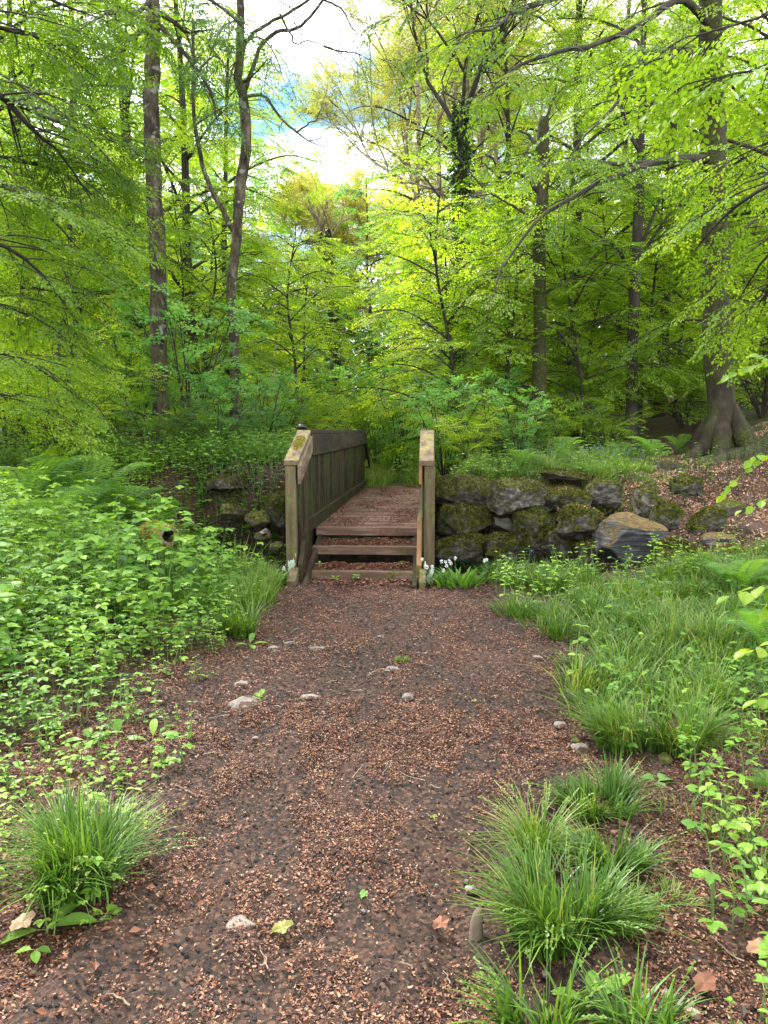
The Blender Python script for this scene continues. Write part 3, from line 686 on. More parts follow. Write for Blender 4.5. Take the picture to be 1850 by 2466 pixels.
# 2 forked trunk with the dead branch
r = np.random.RandomState(102); D = 15
base = rooted([(508, 1000), (509, 900), (509, 800), (503, 690), (500, 620), (512, 500), (520, 400), (531, 310), (525, 215), (515, 165), (520, 80), (518, -20), (516, -160)], D)
root = empty('alder_tree', (base[0][0], base[0][1], base[0][2] + .15), 'slender forked mossy trunk left of the bridge with a dead limb reaching over the sky', 'tree', G_TREE)
lo = np.array(root.location); m = MB(); c = wobble(base - lo, 60, .012, 8); tt = np.linspace(0, 1, 60)
rad = np.interp(tt, [0, .1, .3, .6, .8, 1], [px_r(w_, D) for w_ in (24, 20, 20, 22, 17, 12)]) * (1 + .07 * fbm(tt * 22, 3, 0, 3, 4) + .25 * np.exp(-((tt - .145) / .012) ** 2))
m.tube(c, rad, 14)
fork = np.array([at(a, b, D) for a, b in [(504, 500), (480, 450), (445, 380), (428, 310), (418, 240), (420, 130), (415, 40)]]) - lo
m.tube(wobble(fork, 26, .02, 5), np.linspace(px_r(11, D), px_r(6, D), 26), 8)
w, cr, lv = MB(), MB(), Leaves()
upper_crown(m, w, lv, c[-1], 15.5 - lo[2], 3.8, 16, r, rad[-1]); m.build('trunk', M['bark'], root, True)
dead = [([(524, 212), (545, 205), (572, 208), (590, 232), (612, 262), (640, 286), (668, 306), (705, 318)], 8, 2),
        ([(640, 286), (665, 268), (685, 258)], 4, 2), ([(680, 262), (692, 240), (706, 200)], 3, 1.2), ([(664, 304), (690, 300), (695, 292)], 3, 1.5), ([(612, 262), (604, 275), (601, 288)], 2.5, 1.2),
        ([(568, 208), (565, 185), (570, 165)], 2, 1), ([(569, 200), (578, 180), (580, 160)], 1.5, .8), ([(685, 258), (710, 252), (730, 248)], 1.5, .8)]
for pix, w0, w1 in dead:
    cc = np.array([at(a, b, D - .2) for a, b in pix]) - lo; n = 14
    w.tube(wobble(cc, n, .02, int(w0 * 10)), np.linspace(px_r(w0, D), px_r(w1, D), n), 6)
for pix, w0, w1 in [([(528, 200), (545, 150), (565, 100), (600, 70), (640, 62), (670, 40), (700, 0), (715, -40)], 10, 5), ([(522, 120), (545, 75), (585, 50), (640, 20), (700, -20)], 9, 5),
                    ([(600, 28), (625, 70), (640, 95), (668, 88), (700, 102)], 5, 2), ([(640, 62), (652, 75), (668, 72)], 3, 1.5), ([(638, 60), (637, 40), (632, 18)], 3, 1.2)]:
    cc = np.array([at(a, b, D + .3) for a, b in pix]) - lo; n = 20
    w.tube(wobble(cc, n, .03, int(w0 * 7)), np.linspace(px_r(w0, D), px_r(w1, D), n), 7)
for pix, dd in [([(520, 90), (560, 80), (590, 110), (610, 160)], -.6), ([(520, 40), (480, 60), (450, 130), (440, 200)], -1), ([(525, 180), (560, 150), (580, 130), (570, 190)], -.5),
                ([(420, 130), (400, 60), (380, 20), (350, 10)], 0), ([(420, 180), (440, 140), (470, 120), (490, 160)], -.5), ([(518, 0), (560, -20), (600, 0), (640, 20)], .5), ([(520, 60), (500, 30), (470, 10), (430, 10)], -.5),
                ([(520, 130), (505, 140), (490, 200), (485, 250)], -.4), ([(700, 100), (730, 110), (770, 115), (800, 130)], .5), ([(700, 0), (740, 20), (760, 60), (790, 90)], 0)]:
    pp = np.array([at(a, b, D + dd * q / 3) for q, (a, b) in enumerate(pix)]) - lo
    bough(w, lv, pp, .022, .006, r, 6, .55, .1, .62, .3, .9, keep=.8)
lv.flush(cr, SPRAYS_THIN, r, .2); w.build('limbs', M['bark'], root, True); cr.build('crown', [M['dark_leaf'], M['twig']], root)

# 3 broken-topped mossy trunk on the right bank
def mid_tree(name, pix, widths, D, barkm, seed, label, boughs, leafm='beech', tpls=None, sp=.95, flare=1.35, tint=None, keep=.7, crown=None):
    r = np.random.RandomState(seed); base = rooted(pix, D)
    root = empty(name, (base[0][0], base[0][1], base[0][2] + .15), label, 'tree', G_TREE); lo = np.array(root.location)
    m = MB(); n = 60; c = wobble(base - lo, n, .02, seed); tt = np.linspace(0, 1, n)
    rad = np.interp(tt, np.linspace(0, 1, len(widths)), [px_r(w_, D) for w_ in widths]) * (1 + .06 * fbm(tt * 22, seed, 0, 3, 4)) * (1 + (flare - 1) * np.exp(-tt * 22))
    m.tube(c, rad, 20)
    if flare > 1.5:                       # root buttresses
        for a in np.arange(0, 2 * pi, .9):
            a += r.uniform(-.3, .3); q = np.array([cos(a), sin(a), 0])
            m.tube(curve([np.array([0, 0, 1.0]) + q * rad[3] * .55, np.array([0, 0, .55]) + q * rad[0] * .62, np.array([0, 0, .16]) + q * rad[0] * 1.05, np.array([0, 0, -.02]) + q * rad[0] * 1.7, np.array([0, 0, -.16]) + q * rad[0] * 2.3], 14), rad[0] * np.interp(np.arange(14), [0, 4, 8, 13], [.10, .36, .30, .14]), 10)
    w, cr, lv = MB(), MB(), Leaves()
    if crown: upper_crown(m, w, lv, c[-1], crown[0] - lo[2], crown[1], crown[2], r, rad[-1])
    m.build('trunk', barkm, root, True)
    for pix_, dd, r0, ns, sub in boughs:
        pp = np.array([at(a, b, D + dd * q / (len(pix_) - 1)) for q, (a, b) in enumerate(pix_)]) - lo
        if ns: bough(w, lv, pp, r0, .008, r, ns, sub, .2, sp, .34, .3, keep=keep)
        else:
            k = 16; w.tube(wobble(pp, k, .03, seed + k), np.linspace(r0, r0 * .35, k), 7)
    lv.flush(cr, tpls or SPRAYS, r, tint); w.build('limbs', M['bark_dark'], root, True)
    cr.build('crown', [M[leafm], M['twig']], root)
    return root
mid_tree('beech_tree', [(1166, 1000), (1165, 900), (1165, 700), (1166, 500), (1172, 400), (1176, 255)], (34, 31, 28, 25, 25, 24), 17, M['bark_moss'], 103,
         'broken-topped mossy trunk standing on the right bank behind the stone wall',
         [([(1168, 420), (1140, 385), (1110, 375), (1080, 370)], 0, .06, 0, 0), ([(1170, 330), (1148, 300), (1120, 280)], .3, .055, 0, 0), ([(1170, 560), (1120, 590), (1060, 600), (1000, 640)], 2.5, .04, 7, 1.0),
          ([(1166, 640), (1220, 610), (1270, 600), (1330, 640)], 1.5, .04, 8, 1.1), ([(1170, 300), (1185, 240), (1200, 190), (1205, 120)], .2, .045, 6, .9),
          ([(1166, 480), (1100, 440), (1040, 400), (985, 330)], 1.2, .045, 8, 1.1), ([(1166, 740), (1110, 730), (1050, 750), (990, 800)], 1.0, .03, 6, .8), ([(1166, 700), (1210, 720), (1250, 780), (1280, 840)], .8, .03, 7, .9)])
mid_tree('beech_tree', [(1363, 975), (1365, 900), (1366, 750), (1372, 600), (1380, 450), (1385, 300), (1388, 150), (1392, -50)], (32, 28, 24, 22, 20, 18, 14, 10), 18, M['bark_dark'], 104,
         'straight dark trunk left of the biggest trunk, forking high up',
         [([(1370, 610), (1340, 545), (1300, 510), (1262, 488)], -.8, .06, 8, 1.0), ([(1378, 560), (1420, 500), (1465, 440), (1510, 395)], .2, .05, 5, .9), ([(1380, 540), (1410, 470), (1440, 400), (1480, 350)], .3, .05, 5, .9),
          ([(1384, 330), (1350, 270), (1335, 200), (1320, 130)], -.5, .05, 8, 1.1), ([(1386, 300), (1410, 220), (1440, 150), (1460, 90)], -.2, .045, 8, 1.1), ([(1384, 420), (1340, 380), (1280, 350), (1210, 340)], 1.0, .045, 9, 1.1),
          ([(1368, 700), (1320, 690), (1260, 700), (1200, 740)], 1.0, .035, 7, .8), ([(1368, 760), (1420, 740), (1470, 760), (1520, 800)], 1, .03, 8, .9), ([(1390, 100), (1340, 60), (1280, 40), (1200, 40)], 1.0, .045, 8, 1.1)])
mid_tree('beech_tree', [(1560, 985), (1556, 880), (1548, 700), (1545, 500), (1541, 350), (1538, 200), (1534, 60), (1530, -120)], (66, 58, 56, 53, 51, 48, 44, 38), 15, M['bark_moss'], 105,
         'biggest trunk on the right, thick and mossy with spreading roots on the slope',
         [([(1545, 345), (1480, 342), (1420, 350), (1350, 372), (1270, 410), (1180, 470), (1100, 560), (1050, 700)], -3.0, .085, 12, 1.0),
          ([(1420, 350), (1350, 355), (1300, 350), (1240, 340), (1170, 350)], -2.5, .05, 7, .9),
          ([(1540, 130), (1470, 110), (1400, 120), (1350, 200), (1300, 260), (1230, 330)], -3, .075, 14, 1.3),
          ([(1540, 60), (1470, 0), (1400, 40), (1300, 90), (1200, 110), (1100, 160), (1040, 220)], -4, .075, 14, 1.2),
          ([(1536, 0), (1440, -60), (1300, -40), (1150, 10), (1060, 50), (980, 110)], -4.5, .07, 14, 1.2),
          ([(1536, -60), (1400, -140), (1200, -120), (1060, -60), (940, 20)], -5, .07, 13, 1.2),
          ([(1546, 560), (1600, 500), (1640, 470), (1700, 460)], 1.5, .05, 8, 1.1), ([(1550, 700), (1500, 690), (1440, 700), (1380, 730)], .8, .035, 7, .8)], flare=1.55, sp=.9, keep=.45, crown=(19, 5.0, 22))

# snag left of the bridge
r = np.random.RandomState(106); base = rooted([(597, 985), (597, 900), (596, 840), (594, 818)], 17)
root = empty('broken_snag', (base[0][0], base[0][1], base[0][2] + .15), 'pale broken dead trunk standing between the forked trunk and the bridge parapet', 'tree')
m = MB(); lo = np.array(root.location); c = wobble(base - lo, 24, .03, 6)
m.tube(c, np.linspace(px_r(14, 17), px_r(9, 17), 24) * (1 + .15 * fbm(np.arange(24) * .9, 0, 0, 2, 3)), 9)
for q in range(3): m.tube([c[-1] + np.array([.03 * (q - 1), 0, -.05]), c[-1] + np.array([.05 * (q - 1), 0, .12 + .07 * q])], [.035, .004], 5)
m.build('trunk', M['bark_pale'], root, True)
m = MB(); m.tube(curve([c[20], c[20] + np.array([-.1, 0, .25]), c[20] + np.array([.03, 0, .7]), c[20] + np.array([-.25, 0, 1.0])], 12), np.linspace(.014, .004, 12), 4); m.build('branch', M['bark_pale'], root)

# leaning dead stick against the slope beside the biggest trunk
def stick(name, pts, r0, r1, label, matn='stick', cat='stick', group=None, k=6, n=12, side=None, wob=.012):
    pts = np.asarray(pts, float); lo = pts[0]; m = MB(); L = np.linalg.norm(pts[-1] - pts[0])
    c = curve(pts - lo, n); c = c + np.stack([fbm(np.arange(n) * .6, s_, 0, 2, int(abs(lo[0] * 100)) + 3) for s_ in (1., 5., 9.)], -1) * wob * L * np.array([1, 1, .3])
    m.tube(c, np.linspace(r0, r1, n) * (1 + .12 * fbm(np.arange(n) * .9, 2, 0, 2, 5)), k)
    for t, dv, l in (side or []):
        j = int(t * (n - 1)); dv = norm(dv); m.tube(curve([c[j], c[j] + dv * l * .5, c[j] + dv * l + np.array([0, 0, .1 * l])], 5), np.linspace(r0 * .6, r1 * .5, 5), 5)
    return tag(m.build(name, M[matn], None, True, loc=lo), label, cat, group)
stick('fallen_branch', [at(1412, 985, 14.6), at(1450, 960, 14.7), at(1500, 930, 14.8), at(1518, 905, 14.9)], .03, .012, 'thin dead branch leaning on the slope left of the biggest trunk', 'bark_dark', 'branch')

# ------------------------------------------------------------------ near boughs hanging in from both sides
def hanging(name, boughs, seed, label, leafm='beech', tpls=None, sp=.9, group='boughs hanging in from the edges', tint=None, droop=.3, step=.33, keep=1.0):
    r = np.random.RandomState(seed); w, cr, lv = MB(), MB(), Leaves()
    lo = np.array(at(boughs[0][0][0][0], boughs[0][0][0][1], boughs[0][1]))
    root = empty(name, lo, label, 'branch', group)
    for pix, d0, d1, r0, ns, sub in boughs:
        pp = np.array([at(a, b, d0 + (d1 - d0) * q / (len(pix) - 1)) for q, (a, b) in enumerate(pix)]) - lo
        bough(w, lv, pp, r0, .005, r, ns, sub, .05, sp, step, droop, keep=keep, wander=.02)
    lv.flush(cr, tpls or SPRAYS, r, tint); w.build('limb', M['bark_dark'], root, True)
    cr.build('leaves', [M[leafm], M['twig']], root)
    return root
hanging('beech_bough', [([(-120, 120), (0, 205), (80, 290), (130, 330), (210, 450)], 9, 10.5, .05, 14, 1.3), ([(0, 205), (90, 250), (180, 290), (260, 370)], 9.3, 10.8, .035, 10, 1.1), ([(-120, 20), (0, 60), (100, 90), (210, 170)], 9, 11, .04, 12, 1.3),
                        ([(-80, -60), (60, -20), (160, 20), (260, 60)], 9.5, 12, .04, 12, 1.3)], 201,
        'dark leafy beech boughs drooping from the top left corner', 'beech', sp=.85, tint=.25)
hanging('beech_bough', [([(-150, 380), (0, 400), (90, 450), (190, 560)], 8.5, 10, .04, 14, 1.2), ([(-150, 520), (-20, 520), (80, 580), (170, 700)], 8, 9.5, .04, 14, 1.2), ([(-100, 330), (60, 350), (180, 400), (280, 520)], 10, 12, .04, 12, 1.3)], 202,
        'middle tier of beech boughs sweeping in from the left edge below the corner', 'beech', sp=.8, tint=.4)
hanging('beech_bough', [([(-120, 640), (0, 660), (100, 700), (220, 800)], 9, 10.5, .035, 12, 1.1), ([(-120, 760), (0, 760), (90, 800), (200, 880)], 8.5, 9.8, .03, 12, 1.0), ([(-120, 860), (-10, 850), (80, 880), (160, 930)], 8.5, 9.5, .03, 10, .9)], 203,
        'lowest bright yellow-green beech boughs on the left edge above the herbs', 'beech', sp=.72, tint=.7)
hanging('beech_bough', [([(1790, -40), (1690, 20), (1600, 50), (1500, 80), (1450, 130)], 5.4, 6.4, .014, 7, .42), ([(1750, 130), (1650, 150), (1560, 165), (1470, 205)], 5.4, 6.2, .012, 7, .38)], 204,
        'bright beech twig crossing the biggest trunk near the top right corner', 'beech_near', SPRAYS_NEAR, .9, tint=.5, step=.42)
hanging('beech_bough', [([(1800, 330), (1700, 380), (1610, 430), (1540, 490), (1500, 540)], 7.5, 9, .035, 9, .8), ([(1800, 440), (1720, 500), (1650, 560), (1600, 640)], 7.5, 9, .03, 8, .8), ([(1800, 560), (1720, 600), (1640, 650), (1580, 720)], 8, 9, .03, 9, .8), ([(1800, 250), (1720, 290), (1650, 330), (1580, 400)], 8, 10, .03, 10, 1.0)], 205,
        'drooping beech bough with overlapping leaves across the biggest trunk', 'beech', SPRAYS, .75, tint=.5, keep=.7)
def twig(name, pix, d0, d1, n, leaf, seed, label, matn='beech_near', tint=.7, sides=()):
    r = np.random.RandomState(seed); P = np.array([at(a, b, d0 + (d1 - d0) * q / (len(pix) - 1)) for q, (a, b) in enumerate(pix)]); lo = P[0].copy()
    root = empty(name, lo, label, 'branch', 'boughs hanging in from the edges'); w, m = MB(), MB(); lines = [(curve(P - lo, 14), n)]
    for t, dx, dy, dz, nn in sides:
        q = lines[0][0][int(t * 13)]; lines.append((curve([q, q + np.array([dx, dy, dz]) * .5 + (0, 0, .01), q + np.array([dx, dy, dz])], 8), nn))
    for c, nn in lines:
        w.tube(c, np.linspace(.0035, .0012, len(c)), 5); tg = norm(np.gradient(c, axis=0)); K = len(c)
        for k in range(nn):
            t = .25 + .75 * k / max(1, nn - 1); j = min(K - 1, int(t * (K - 1))); sd = 1 if k % 2 else -1; a = sd * radians(r.uniform(35, 65)) * (0 if k == nn - 1 else 1)
            d = rotz(tg[j], a); d[2] -= r.uniform(.05, .45); st = d * .008
            m.inst(LEAF8, basis(np.array([d]), norm(np.array([[r.normal() * .4, -.35 + r.normal() * .3, 1]]))), (c[j] + st)[None], np.array([[leaf * 1.15 * r.uniform(.8, 1.1), leaf * r.uniform(.75, 1.1), leaf]]), np.clip(np.array([tint + r.normal(0, .2)]), 0, 1))
    w.build('limb', M['twig'], root); m.build('leaves', M[matn], root); return root
twig('beech_twig', [(1740, 95), (1700, 115), (1660, 135), (1615, 160)], 2.7, 2.6, 7, .06, 206, 'single large-leaved beech twig close to the lens at the top right edge')
twig('beech_twig', [(1760, 750), (1700, 765), (1640, 785), (1580, 808)], 4.4, 4.6, 15, .062, 207, 'thin beech twig reaching in at the right edge in front of the leafy slope', sides=[(.4, -.10, .1, -.05, 5), (.6, -.12, -.05, .02, 5)])
twig('beech_twig', [(1760, 935), (1700, 955), (1650, 985), (1590, 1030), (1560, 1068)], 4.2, 4.3, 14, .055, 208, 'beech twig at the right edge hanging over the leaf-strewn bank', sides=[(.5, -.08, 0, -.03, 4)])
twig('beech_twig', [(1740, 1050), (1700, 1062), (1650, 1078), (1605, 1100)], 3.9, 3.9, 9, .055, 211, 'lower beech twig at the right edge just above the large fern')
twig('hazel_twig', [(1760, 1215), (1700, 1235), (1650, 1262), (1580, 1285)], 2.8, 2.8, 9, .07, 209, 'yellow-green hazel leaves low on the right edge over the grass', tint=.95, sides=[(.5, -.04, 0, -.10, 4)])
twig('hazel_twig', [(1740, 1370), (1700, 1385), (1650, 1395), (1615, 1405)], 2.7, 2.7, 6, .065, 212, 'hazel leaves at the right edge just under the long grass', tint=.9)
twig('hazel_twig', [(1730, 1480), (1700, 1490), (1665, 1500), (1640, 1510)], 2.5, 2.5, 5, .055, 210, 'small hazel leaf cluster at the right edge below the grass', tint=.9)

# ------------------------------------------------------------------ shrubs
def make_shrub(name, seed, H, R, tpls, leafm, sp, label, n=9, nsub=7, sub=.6, keep=1.0, tint=None, step=.28):
    r = np.random.RandomState(seed); root = empty(name, (0, 0, 0), label, 'shrub', 'shrubs under the trees'); w, cr, lv = MB(), MB(), Leaves()
    for k in range(n):
        a = k * 2.4; rr = R * r.uniform(.3, 1); h = H * r.uniform(.6, 1.05)
        bough(w, lv, [(0, 0, -.1), (cos(a) * rr * .35, sin(a) * rr * .35, h * .45), (cos(a) * rr * .75, sin(a) * rr * .75, h * .85), (cos(a) * rr, sin(a) * rr, h)], .018, .005, r, nsub, sub, .15, sp, step, .25, keep=keep)
    lv.flush(cr, tpls, r, tint); w.build('stems', M['twig'], root); cr.build('leaves', [M[leafm], M['twig']], root)
    return root
shA = make_shrub('sycamore_sapling', 301, 2.6, 1.3, SPRAYS_WIDE, 'cool_leaf', .6, '', 8)
shB = make_shrub('hazel_shrub', 302, 2.0, 1.4, SPRAYS, 'beech_lit', .6, '', 10)
shC = make_shrub('hawthorn_shrub', 303, 1.5, 1.2, SPRAYS, 'dark_leaf', .5, '', 10)
SHRUBS = [
 (shA, 415, 14.5, 1.15, 'bluish green sycamore sapling between the thick and the forked trunk'), (shA, 290, 15.5, .95, 'sycamore sapling with big pale leaves left of the thick trunk'), (shA, 815, 23, 1.1, 'sycamore sapling right above the far end of the handrail'),
 (shA, 1030, 17, .9, 'sycamore sapling behind the right bridge post'), (shA, 740, 27, 1.2, 'far sycamore sapling below the ivy-wrapped trunk'),
 (shB, 80, 12.8, 1.1, 'bright hazel bush at the left edge above the ferns'), (shB, 210, 13.5, 1.0, 'hazel bush left of the thick trunk with yellowish leaves'), (shB, 600, 17.5, 1.0, 'hazel bush around the broken snag'), (shB, 1070, 15.5, .7, 'hazel bush over the stone wall nearest the bridge'),
 (shB, 1250, 18.5, .9, 'hazel bush right of the broken-topped trunk'), (shB, 1470, 19, .9, 'hazel bush between the straight trunk and the biggest trunk'), (shB, 900, 26, 1.2, 'hazel bush at the end of the path, in the gap of the bridge'), (shB, 690, 20, 1.0, 'hazel bush behind the left parapet of the bridge'),
 (shC, 330, 12.6, .8, 'dark low hawthorn at the foot of the thick trunk'), (shC, 470, 12.9, .7, 'dark hawthorn left of the root-hung bank'), (shC, 1120, 15, .7, 'dark hawthorn behind the ivy-covered block of the wall'), (shC, 560, 15, .9, 'dark hawthorn between forked trunk and snag'),
 (shC, 20, 14, 1.2, 'dark hawthorn in the shade at the left edge'),
 (shB, 140, 12.2, .7, 'low bright bush behind the highest ferns of the left bank'), (shA, 500, 13.8, .55, 'small pale sapling at the foot of the forked trunk'), (shB, 385, 13.2, .55, 'small bright bush in front of the thick trunk foot'), (shA, 575, 14.5, .6, 'small pale sapling left of the parapet top'),
 (shB, 655, 17, .75, 'bright bush peeping over the near end of the left parapet'), (shA, 960, 15.5, .75, 'pale sapling hard against the right bridge post'), (shB, 1010, 14.2, .5, 'low bright bush on the wall top next to the right post'), (shA, 1120, 14.6, .5, 'small pale sapling on the wall above the big mossy block'),
 (shB, 1180, 16, .6, 'low bright bush touching the broken-topped trunk from the left'), (shB, 1310, 16.5, .6, 'low bright bush between broken-topped and straight trunks'), (shA, 860, 20, .8, 'pale sapling beside the path beyond the bridge'), (shB, 1640, 18, 1.1, 'hazel bush on the slope right of the biggest trunk'), (shC, 760, 19, .9, 'dark hawthorn showing over the handrail of the left parapet'),
]
used = set()
for k, (src, px, D, s, lab) in enumerate(SHRUBS):
    p = at(px, 1000, D); loc = (p[0], p[1], float(gz(p[0], p[1])))
    if src.name in used: copy_thing(src, loc, k * 1.3, s, lab)
    else: used.add(src.name); src.location = loc; src.scale = (s, s, s); src['label'] = lab

# ------------------------------------------------------------------ far wood, one mass
r = np.random.RandomState(400); far = MB(); N = 9500
xx = r.uniform(-52, 52, N); yy = r.uniform(46, 66, N); zz = r.rand(N) ** .85 * 25
dirx = xx / yy; gap = np.abs(dirx + .085) < .085
zmax = np.where(gap, 9.5 + 3 * fbm(xx * .3, yy * .3, 0, 2, 7), 24)
ok = (zz < zmax); xx, yy, zz = xx[ok], yy[ok], zz[ok]
N = 9000; x2 = r.uniform(-50, 50, N); y2 = r.uniform(40, 60, N); z2 = r.rand(N) * 8.5; g2 = np.abs(x2 / y2 + .02) < .05
k2 = ~(g2 & (y2 < 46)); xx = np.concatenate([xx, x2[k2]]); yy = np.concatenate([yy, y2[k2]]); zz = np.concatenate([zz, z2[k2]])
d = np.stack([r.normal(0, 1, len(xx)), r.normal(0, 1, len(xx)), r.normal(-.1, .3, len(xx))], -1)
w_ = r.randint(0, 4, len(xx))
for k in range(4):
    q = w_ == k; far.inst(SPRAYS_BIG[k], basis(d[q]), np.stack([xx[q], yy[q], zz[q] + gz(xx[q], yy[q])], -1), r.uniform(1.2, 2.1, q.sum()), r.rand(q.sum()))
for k in range(70):
    x0, y0 = r.uniform(-45, 45), r.uniform(44, 62); z0 = float(gz(x0, y0)); h = 15 if abs(x0 / y0 + .085) > .1 else 7
    far.tube(curve([(x0, y0, z0 - .3), (x0 + r.normal(0, .3), y0, z0 + h * .5), (x0 + r.normal(0, .6), y0, z0 + h)], 8), np.linspace(.2, .08, 8), 6, mi=1)
tag(far.build('distant_woodland', [M['beech'], M['bark_dark']]), 'mass of distant green woodland closing the view behind the trees', 'woodland', kind='stuff')

# ------------------------------------------------------------------ the footbridge (built along its own axis u, across v)
U0, V0 = 7.8, -.69
bx, by = from_bridge(V0, U0)
bridge = empty('wooden_footbridge', (bx, by, 0), 'weathered wooden footbridge with boarded parapets and three steps up from the path', 'bridge', rz=-YAW)
def deck_z(u): return .446 - (u - 8.62) * .0078
def cap_z(u): return np.interp(u, [7.66, 8.56, 15.95, 17.1], [1.245, 1.55, 1.545, .95])
rb = np.random.RandomState(500)
def bbox(m, v0, v1, u0, u1, z0, z1, **k): m.box(v0 - V0, v1 - V0, u0 - U0, u1 - U0, z0, z1, **k)
def slab(m, v0, v1, us, zt, th, tint=.5):
    """timber following a profile: us, top heights zt, vertical thickness th"""
    us = np.asarray(us, float); zt = np.asarray(zt, float); n = len(us); V = []
    for u, z in zip(us, zt): V += [(v0 - V0, u - U0, z), (v1 - V0, u - U0, z), (v1 - V0, u - U0, z - th), (v0 - V0, u - U0, z - th)]
    f = [(3, 2, 1, 0)] + [(4 * (n - 1), 4 * (n - 1) + 1, 4 * (n - 1) + 2, 4 * (n - 1) + 3)]
    for i in range(n - 1):
        for q in range(4): f.append((4 * i + q, 4 * i + (q + 1) % 4, 4 * i + 4 + (q + 1) % 4, 4 * i + 4 + q))
    m.add(V, f, tint)
# deck boards
m = MB(); u = 8.62; first = True
while u < 15.8:
    w_ = .135 if first else .098
    zt = deck_z(u) + rb.uniform(-.004, .004)
    bbox(m, -1.262 + rb.uniform(0, .006), -.062 - rb.uniform(0, .006), u, u + w_, zt - (.09 if first else .04), zt, tint=rb.rand())
    u += w_ + rb.uniform(.006, .016); first = False
m.build('deck', M['deck'], bridge, bevel=.004)
m = MB()
for v in (-1.22, -.72, -.25): bbox(m, v, v + .12, 8.62, 15.9, .06, .335)
bbox(m, -1.24, -.10, 8.72, 8.80, -.5, .34)
m.build('beams', M['fascia'], bridge, bevel=.006)
# steps: each a front timber with a tread board behind
for k, (uf, zt, ub) in enumerate([(7.80, .093, 8.13), (8.26, .286, 8.60)]):
    m = MB(); bbox(m, -1.285 + .03 * k, -.098, uf, uf + .10, zt - .092, zt, tint=.5)
    bbox(m, -1.27 + .02 * k, -.10, uf + .108, ub, zt - .06, zt - .012, tint=.3)
    m.build('step', M['step'], bridge, bevel=.007)
# stringers
for v in (-1.238, -.145):
    m = MB(); slab(m, v, v + .045, [7.45, 8.72], [.02, .40], .20)
    m.build('stringer', M['fascia'], bridge, bevel=.004)
for v0, v1 in ((-1.375, -1.29), (-.075, -.012)):
    m = MB(); slab(m, v0, v1, [7.36, 7.60], [.075, .17], .13); m.build('stringer_foot', M['post'], bridge, bevel=.006)
# parapets
for side in (0, 1):
    s = -1 if side == 0 else 1
    cv = (-1.443, -1.293) if side == 0 else (-.083, .067)                       # handrail
    pv = (-1.43, -1.325) if side == 0 else (-.030, .074)                        # posts
    bv = (-1.325, -1.305) if side == 0 else (-.052, -.032)                      # boards
    fv = (-1.3045, -1.272) if side == 0 else (-.085, -.0525)                    # fascia
    kv = (-1.303, -1.255) if side == 0 else (-.105, -.054)                      # kick board
    m = MB(); u = 7.79; i = 0
    while u < 15.95:
        zb = (deck_z(u) - .36) if u > 8.5 else np.interp(u, [7.7, 8.5], [.02, .30])
        j = rb.uniform(-.003, .003)
        bbox(m, bv[0] + j, bv[1] + j, u, u + .094, zb, float(cap_z(u if u < 12 else u + .094)) - .05, tint=rb.rand()); u += .094 + rb.uniform(.003, .012)
    par = m.build('parapet', M['board'], bridge, bevel=.002)
    m = MB()
    slab(m, *cv, [7.66, 8.52], [1.245, 1.548], .052); m.build('handrail', M['cap'], par, bevel=.006)
    for u0, u1 in ((8.53, 12.3), (12.305, 15.93)):
        m = MB(); slab(m, *cv, [u0, u1], [1.55 + .002 * (u0 < 9), 1.546], .05); m.build('handrail', M['fascia'], par, bevel=.006)
    m = MB(); slab(m, *cv, [15.94, 17.1], [1.54, .95], .055); m.build('handrail', M['cap'], par, bevel=.006)
    m = MB(); slab(m, *fv, [7.67, 8.50], [1.19, 1.485], .185); m.build('fascia_board', M['cap'] if side == 0 else M['orange'], par, bevel=.004)
    for u0, u1 in ((8.505, 12.28), (12.29, 15.9)):
        m = MB(); slab(m, *fv, [u0, u1], [1.497, 1.494], .235); m.build('fascia_board', M['fascia'], par, bevel=.004)
    m = MB(); slab(m, *fv, [15.91, 17.05], [1.48, .905], .20); m.build('fascia_board', M['fascia'], par, bevel=.004)
    m = MB(); slab(m, *kv, [8.12, 15.8], [.60, deck_z(15.8) + .13], .145); m.build('kick_board', M['board'] if side == 0 else M['post'], par, bevel=.005)
    m = MB(); slab(m, *kv, [7.60, 8.11], [.20, .635], .20); m.build('kick_board', M['board'] if side == 0 else M['orange'], par, bevel=.005)
    for u in (7.66, 10.0, 12.3, 14.6, 15.85):
        m = MB(); bbox(m, *pv, u, u + .10, -1.0 if 8 < u < 12 else -.4, float(cap_z(u)) - (.054 if u > 8 else .06)); po = m.build('post', M['post'], par, bevel=.005)
        if u < 8:
            m = MB(); g = 14                      # pale lichen film at the foot of the near posts
            zz_, vv_ = np.meshgrid(np.linspace(-.05, .30, 22), np.linspace(pv[0] - V0 + .004, pv[1] - V0 - .004, g))
            nn = fbm(vv_ * 30, zz_ * 14, side, 4, 9); keep_ = (nn + .55 - zz_ * 3.2) > 0
            V = np.stack([vv_, np.full_like(vv_, 7.66 - U0 - .0035) - .001 * nn, zz_], -1).reshape(-1, 3); idx = np.arange(g * 22).reshape(g, 22)
            F_ = [(idx[a, b], idx[a + 1, b], idx[a + 1, b + 1], idx[a, b + 1]) for a in range(g - 1) for b in range(21) if keep_[a, b] and keep_[a + 1, b + 1]]
            m.add(V, F_); m.build('lichen_patch', M['lichen'], po if False else par)
